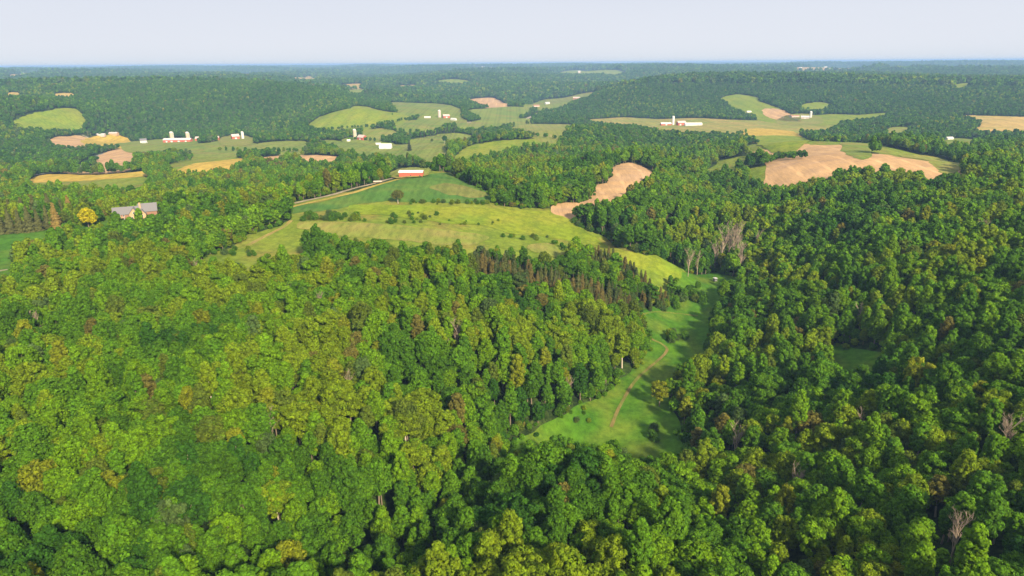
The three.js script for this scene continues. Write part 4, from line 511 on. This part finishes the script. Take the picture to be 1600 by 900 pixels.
// special trees
{
  const one = (x, z, scale, form, mat, label, pale, stretch = 1) => standTree({ x, z, y: groundY(x, z), scale, stretch, turn: x, form, twin: 0, tilt: 0, tone: 0, pale, mat }, label, null);
  one(SPOTS.yellow[0], SPOTS.yellow[1], 1.25, 0, leafMat(rgb(0.50, 0.44, 0.008)), 'bright yellow round tree beside the brick house', false, 0.8);
  for (const [x, z, h, k] of SPOTS.lone) k === 'spruce' ? conifer('spruce_tree', 'dark pointed spruce standing near the large white barn', null, x, z, h / 16, spruces[0], M_darkpine, 77) : one(x, z, h / 14, k === 'oak' ? 3 : 0, k === 'oak' ? leafMat(rgb(0.14, 0.16, 0.032)) : toneMats[h > 12 ? 3 : 4], k === 'oak' ? 'lone spreading tree at the lower edge of the hay field' : h > 12 ? 'lone dark round tree on the green ridge field' : 'small pale round tree on the green ridge field', true, 0.9);
  const words = ['green rounded tree', 'golden green tree', 'mid green tree', 'tall pale-stemmed tree'];
  SPOTS.meadowtrees.forEach(([x, z, h, k], i) => one(x, z, h / 15, [0, 4, 5, 2][k], toneMats[[1, 8, 2, 0][k]], words[k] + ['at the edge of the meadow below the bend of the track', 'standing at the meadow edge near the dirt track', 'in the middle of the upper meadow', 'beside the tree in the middle of the upper meadow', 'in the meadow by the bend of the dirt track', 'by the pines at the upper meadow', 'at the far end of the upper meadow'][i].replace(/^/, ' '), k === 3));
  const shrubGeo = [0, 1, 2].map((k) => { const c = crownShape('domed', 900 + k, 900, 0.42, 0.6).geo; c.translate(0, -3.6, 0); c.scale(0.21, 0.19, 0.21); return c; }), shrubMats = [toneMats[4], toneMats[1], toneMats[5], toneMats[0], toneMats[2]];
  SPOTS.shrubs.forEach(([x, z, s], k) => { const r = rng(k + 600), m = Math.floor(r() * 5), where = z > -380 ? 'in the valley meadow' : x > 40 ? 'along the wood edge of the grass bank' : z < -495 ? 'along the hedge line under the hay field' : 'on the rough pasture'; const o = mesh('shrub', shrubGeo[k % 3], shrubMats[m]); o.position.set(x, groundY(x, z), z); o.rotation.y = r() * 6; o.scale.set(s * 0.62, s * 0.55, s * 0.62); tag(o, `${s > 4.5 ? 'large' : s > 3.2 ? 'bushy' : s > 2.4 ? 'low' : 'tiny'} ${['olive', 'bright green', 'grey green', 'yellow green', 'mid green'][m]} shrub ${where}`, 'shrub', 'shrubs ' + where); });
}
// ---------------------------------------------------------------- buildings
const paint = (r, g, b, rough = 0.8) => new THREE.MeshStandardMaterial({ color: rgb(r, g, b), roughness: rough });
const M_red = paint(0.42, 0.09, 0.055), M_white = paint(0.58, 0.565, 0.54), M_tin = paint(0.45, 0.44, 0.43, 0.6), M_pink = paint(0.46, 0.37, 0.34, 0.6), M_grey = paint(0.145, 0.14, 0.15, 0.9), M_brick = paint(0.24, 0.125, 0.075), M_tanwall = paint(0.42, 0.27, 0.15), M_brown = paint(0.30, 0.16, 0.10), M_pane = new THREE.MeshStandardMaterial({ color: rgb(0.05, 0.06, 0.08), roughness: 0.15 }), M_stave = paint(0.40, 0.35, 0.25), M_dark = paint(0.07, 0.06, 0.05), M_wood = paint(0.26, 0.2, 0.14);
function wallsShape(L, W, H, rise) { const s = new THREE.Shape([[-W / 2, -1.5], [W / 2, -1.5], [W / 2, H], [0, H + rise], [-W / 2, H]].map((p) => new THREE.Vector2(...p))); const g = new THREE.ExtrudeGeometry(s, { depth: L, bevelEnabled: false }); g.translate(0, 0, -L / 2); g.rotateY(Math.PI / 2); return g; }
function roofShape(L, W, H, rise, over = 0.5, thick = 0.18) { const k = rise / (W / 2), e = W / 2 + over, s = new THREE.Shape([[-e, H - over * k + 0.03], [0, H + rise + 0.03], [e, H - over * k + 0.03], [e, H - over * k + thick], [0, H + rise + thick + 0.06], [-e, H - over * k + thick]].map((p) => new THREE.Vector2(...p))); const g = new THREE.ExtrudeGeometry(s, { depth: L + over * 2, bevelEnabled: false }); g.translate(0, 0, -L / 2 - over); g.rotateY(Math.PI / 2); return g; }
const box = (w, h, d, x, y, z) => { const g = new THREE.BoxGeometry(w, h, d); g.translate(x, y, z); return g; };
function barn(name, label, category, group, [x, z], turn, L, W, H, rise, wall, roof, opt = {}) {
  const o = thing(name, label, category, group, x, groundY(x, z), z, turn);
  mesh('wall', wallsShape(L, W, H, rise), wall, o); mesh('roof', roofShape(L, W, H, rise, opt.over ?? 0.5), roof, o);
  for (const d of opt.doors ?? []) mesh('door', box(d[1], d[2], 0.12, d[0], d[2] / 2, W / 2 + 0.05), d[3] ?? M_white, o);
  for (const d of opt.windows ?? []) mesh('window', box(d[2] ?? 1.2, d[3] ?? 1.2, 0.1, d[0], d[1], W / 2 + 0.04), d[4] ?? M_pane, o);
  return o;
}
function silo(label, group, [x, z], h, r, wall, cap) {
  const o = thing('silo', label, 'silo', group, x, groundY(x, z), z), b = new THREE.CylinderGeometry(r, r, h + 1.5, 20); b.translate(0, h / 2 - 0.75, 0); mesh('wall', b, wall, o);
  const d = new THREE.SphereGeometry(r * 1.02, 20, 8, 0, 6.2832, 0, Math.PI / 2); d.scale(1, 0.75, 1); d.translate(0, h, 0); mesh('dome', d, cap, o);
  for (let k = 1; k < 6; k++) { const t = new THREE.TorusGeometry(r + 0.03, 0.07, 5, 20); t.rotateX(Math.PI / 2); t.translate(0, h * k / 6, 0); mesh('hoop', t, M_tin, o); }
  mesh('chute', box(0.9, h, 0.9, r + 0.35, h / 2, 0), M_tin, o); return o;
}
const B = SPOTS.b, spanWindows = (n, from, step, y, w = 1.1, h = 1.2) => Array.from({ length: n }, (_, k) => [from + k * step, y, w, h]);
{ // brick and tan house among the trees
  const [x, z] = B.house, o = thing('house', 'tan and brick house with grey gabled roofs among the trees', 'house', null, x, groundY(x, z), z, 0.42); o.scale.setScalar(0.95);
  mesh('wall', wallsShape(17, 9, 5.2, 4.2), M_brick, o); mesh('roof', roofShape(17, 9, 5.2, 4.2, 0.6), M_grey, o);
  const wing = (name, L, W, H, R, px, pz, ry, wall) => { const w = wallsShape(L, W, H, R), r = roofShape(L, W, H, R, 0.5); for (const g of [w, r]) { g.rotateY(ry); g.translate(px, 0, pz); } mesh('wall', w, wall, o); mesh('roof', r, M_grey, o); };
  wing('gable', 8, 6.2, 5.4, 4.0, 5.2, 4.2, Math.PI / 2, M_tanwall); wing('gable', 6, 4.6, 4.6, 2.8, 10.5, 3.8, Math.PI / 2, M_tanwall); wing('block', 12, 10, 5.8, 4.8, 14.0, -2.0, 0, M_brick);
  mesh('porch', box(8, 0.3, 3, -5, 2.9, 6), M_tanwall, o); for (const k of [-8.6, -6.2, -3.8, -1.4]) mesh('post', box(0.3, 4.2, 0.3, k, 0.75, 7.3), M_white, o);
  for (const k of [-7, -4.4, -1.8]) { const w = mesh('window', box(1.2, 1.5, 0.12, k, 3.9, 4.55), M_white, o); mesh('pane', box(0.95, 1.25, 0.14, k, 3.9, 4.57), M_pane, w); }
  for (const [k, y] of [[5.2, 5.9], [3.9, 2.4], [6.5, 2.4]]) { const w = mesh('window', box(1.2, 1.6, 0.12, k, y, 8.24), M_white, o); mesh('pane', box(0.95, 1.35, 0.14, k, y, 8.26), M_pane, w); }
  { const w = mesh('window', box(1.1, 1.5, 0.12, 10.5, 3.2, 6.84), M_white, o); mesh('pane', box(0.85, 1.25, 0.14, 10.5, 3.2, 6.86), M_pane, w); }
  mesh('door', box(1.1, 2.2, 0.12, -3, 1.1, 4.56), M_dark, o); mesh('chimney', box(1.2, 4.6, 1.0, 9.2, 9.6, 0.6), M_tanwall, o);
}
barn('shed', 'long red shed with white metal roof above the hay field', 'shed', null, B.shed, -0.03, 20.5, 8, 4.2, 1.3, M_red, M_white, { doors: [[4, 2.6, 2.4, M_red], [-6, 3, 2.4, M_red]], windows: [[0, 1.6, 0.9, 0.8], [8, 1.6, 0.9, 0.8]] });
{ const [x, z] = B.wagon, o = thing('farm_wagon', 'pale flat farm wagon parked beside the gravel drive', 'wagon', null, x, groundY(x, z), z, 0.15); mesh('deck', box(7, 0.25, 2.3, 0, 1.1, 0), M_tanwall, o); mesh('side_board', box(7, 0.5, 0.1, 0, 1.45, -1.1), M_white, o); for (const [a, b] of [[-2.4, 1], [2.4, 1], [-2.4, -1], [2.4, -1]]) { const g = new THREE.CylinderGeometry(0.45, 0.45, 0.25, 12); g.rotateX(Math.PI / 2); g.translate(a, 0.45, b); mesh('wheel', g, M_dark, o); } mesh('tongue', box(2, 0.12, 0.12, 4.4, 0.7, 0), M_grey, o); }
{ const [x, z] = B.blind, o = thing('hunting_blind', 'small grey box blind standing in the upper meadow', 'blind', null, x, groundY(x, z), z, 0.4); mesh('cabin', box(2, 1.9, 2, 0, 1.7, 0), M_grey, o); const r = box(2.4, 0.15, 2.4, 0, 2.75, 0); mesh('roof', r, M_tin, o); for (const [a, b] of [[-0.9, -0.9], [0.9, -0.9], [-0.9, 0.9], [0.9, 0.9]]) mesh('leg', box(0.14, 1.2, 0.14, a, 0.2, b), M_wood, o); mesh('window', box(1.2, 0.5, 0.08, 0, 2, 1.02), M_pane, o); }
// dairy farm under the long wooded hill
const G1 = 'dairy farm under the long wooded hill', F = [-690, -1420];
barn('barn', 'long red barn with white doors and white roof', 'barn', G1, [F[0] + 14, F[1] + 10], 0.05, 54, 12, 5.5, 3, M_red, M_tin, { doors: [[-20, 3, 3.6], [-10, 4, 3.8], [4, 4, 3.8], [18, 3.4, 3.6]], windows: spanWindows(6, -25, 9, 3.4) });
barn('barn', 'second barn with pale roof behind the long red barn', 'barn', G1, [F[0] + 55, F[1] - 35], 0.18, 46, 13, 5.5, 3.5, M_red, M_pink, { doors: [[14, 4, 4]], windows: spanWindows(4, -18, 8, 3.4) });
silo('cream stave silo standing apart behind the long red barn', G1, [F[0] - 8, F[1] - 12], 19, 3.8, M_stave, M_tin);
silo('cream stave silo beside the second barn', G1, [F[0] + 22, F[1] - 18], 17.5, 3.6, M_stave, M_tin);
barn('farmhouse', 'white farmhouse beside the long red barns', 'house', G1, [F[0] - 72, F[1] - 20], 0.5, 12, 10, 6, 3.5, M_white, M_grey, { windows: spanWindows(3, -4, 4, 4) });
barn('small_shed', 'low white shed next to the white farmhouse', 'shed', G1, [F[0] - 58, F[1] + 2], 0.1, 9, 6, 2.8, 1.4, M_white, M_tin);
{ const [x, z] = B.redbarn; barn('barn', 'small faded red barn alone at the valley edge', 'barn', null, [x, z], 0.6, 15, 11, 7, 4.5, M_red, M_pink, { doors: [[0, 4, 4.5]] }); silo('small pale silo beside the faded red barn', null, [x + 12, z - 10], 15, 2.6, M_white, M_tin); }
// farm with the white barn
const G2 = 'farmstead with the large white barn';
barn('barn', 'large bright white barn roof on the green field', 'barn', G2, B.wbarn, 0, 20.5, 15, 4, 5.5, M_white, M_white, { doors: [[0, 4, 3.4, M_tin]] });
silo('pale silo among the farmstead trees', G2, B.csilo, 17, 3.2, M_stave, M_white);
barn('barn', 'faded red gabled barn beside the pale silo', 'barn', G2, B.cbarn, -0.7, 18, 11, 6, 4.5, M_red, M_pink, { doors: [[0, 4, 4]] });
barn('small_shed', 'tiny white shed at the field edge near the pale silo', 'shed', G2, B.cs1, 0.2, 6, 5, 3, 1.5, M_white, M_white); barn('small_shed', 'low grey roofed shed near the large white barn', 'shed', G2, B.cs2, 0.3, 9, 6, 3, 1.6, M_white, M_tin);
// silo farm on the flat field
const G3 = 'farm with the pink silo on the flat field';
silo('pinkish white silo beside a small red barn', G3, B.msilo, 18, 3.4, M_pink, M_white); barn('barn', 'small red barn beside the pinkish silo', 'barn', G3, B.mbarn, 0.4, 17, 11, 6, 3.6, M_red, M_pink, { doors: [[0, 4, 4]] });
barn('small_shed', 'white roofed shed at the end of the flat green field', 'shed', G3, B.ms1, 0.1, 16, 8, 3, 2, M_pink, M_white); barn('small_shed', 'grey roofed shed by the trees behind the silo farm', 'shed', G3, B.ms2, -0.5, 14, 9, 4, 2.5, M_white, M_tin);
// white roofed farm under the wooded hill
const G4 = 'white roofed farm under the wooded hill';
silo('slim white silo of the valley floor farm', G4, [B.rb2[0] - 16, B.rb2[1] - 20], 21, 2.8, M_white, M_white); barn('barn', 'low white roofed barn on the valley floor', 'barn', G4, B.rb1, 0.05, 26, 13, 4.5, 3, M_red, M_white, { doors: [[0, 4, 3.6]] });
barn('barn', 'red barn between the white roofed barns', 'barn', G4, B.rb2, 0.3, 22, 12, 7, 4, M_red, M_pink, { doors: [[-5, 4, 4]] }); barn('barn', 'long white free stall barn on the valley floor', 'barn', G4, B.rb3, 0.0, 42, 14, 4.5, 3, M_white, M_white, { doors: [[-14, 4, 3.4, M_tin], [10, 4, 3.4, M_tin]] });
// tin barns
const G5 = 'tin barns beside the sloping pasture';
barn('barn', 'long rust red roofed barn at the pasture foot', 'barn', G5, B.tinlong, 0.25, 24, 10, 4, 2, M_pink, M_brown); barn('barn', 'grey tin barn beside the rust red barn', 'barn', G5, B.tin2, -0.4, 20, 12, 5, 3.5, M_pink, M_tin, { doors: [[0, 4, 4]] }); silo('grey silo beside the tin barn', G5, B.tsilo, 16, 3, M_tin, M_white);
const G6 = 'houses in the far valley';
barn('house', 'brown roofed house at the mouth of the far valley', 'house', G6, B.h1, 0.2, 20, 11, 4, 3, M_pink, M_brown); barn('house', 'white house on the far valley pasture', 'house', G6, B.h2, 0.4, 18, 11, 5, 3.5, M_white, M_tin); barn('house', 'red brown house high in the far valley', 'house', G6, B.h3, -0.3, 26, 12, 5, 3.5, M_brown, M_pink);
barn('small_shed', 'white shed on the sloping pasture', 'shed', null, B.w1, 0, 12, 8, 3, 2, M_white, M_white); barn('small_shed', 'white shed in the green paddock among trees', 'shed', null, B.w2, 0.2, 13, 8, 3.5, 2, M_white, M_tin); barn('small_shed', 'pale shed by the small yellow field', 'shed', null, B.hsmall, 0.1, 18, 8, 3.5, 2, M_pink, M_tin); barn('small_shed', 'brown roofed shed by the small yellow field', 'shed', null, B.hs2, -0.1, 20, 9, 4, 2.5, M_tanwall, M_pink);
SPOTS.far.forEach(([x, z, s], k) => { const r = rng(k + 40), w = r() < 0.7, q = r() < 0.6, o = barn('distant_building', `${s > 21 ? 'long' : 'small'} ${w ? 'white' : 'pinkish'} building with ${q ? 'white' : 'grey'} roof on the distant plateau`, 'building', 'buildings on the distant plateau', [x, z], r() * 0.6 - 0.3, s * (1 + r() * 0.6), s * 0.5, s * 0.25, s * 0.18, w ? M_white : M_pink, q ? M_white : M_tin); o.position.y += 9; const b = mesh('base', box(s, 12, s * 0.45, 0, -5.5, 0), M_pink, o); });
for (const [k, label] of [['pole1', 'wooden utility pole beside the farm field'], ['pole2', 'wooden utility pole at the wood edge'], ['pole3', 'utility pole at the upper end of the pale lane'], ['pole4', 'utility pole midway down the pale lane'], ['pole5', 'utility pole beside the grey country road']]) { const [x, z] = B[k], o = thing('utility_pole', label, 'pole', null, x, groundY(x, z), z, 0.3), g = new THREE.CylinderGeometry(0.15, 0.22, 13, 8); g.translate(0, 5.5, 0); mesh('post', g, M_wood, o); mesh('crossarm', box(2.6, 0.14, 0.14, 0, 11.2, 0), M_wood, o); for (const q of [-1.1, 0, 1.1]) mesh('insulator', box(0.1, 0.25, 0.1, q, 11.4, 0), M_tin, o); }
renderer.render(scene, camera);
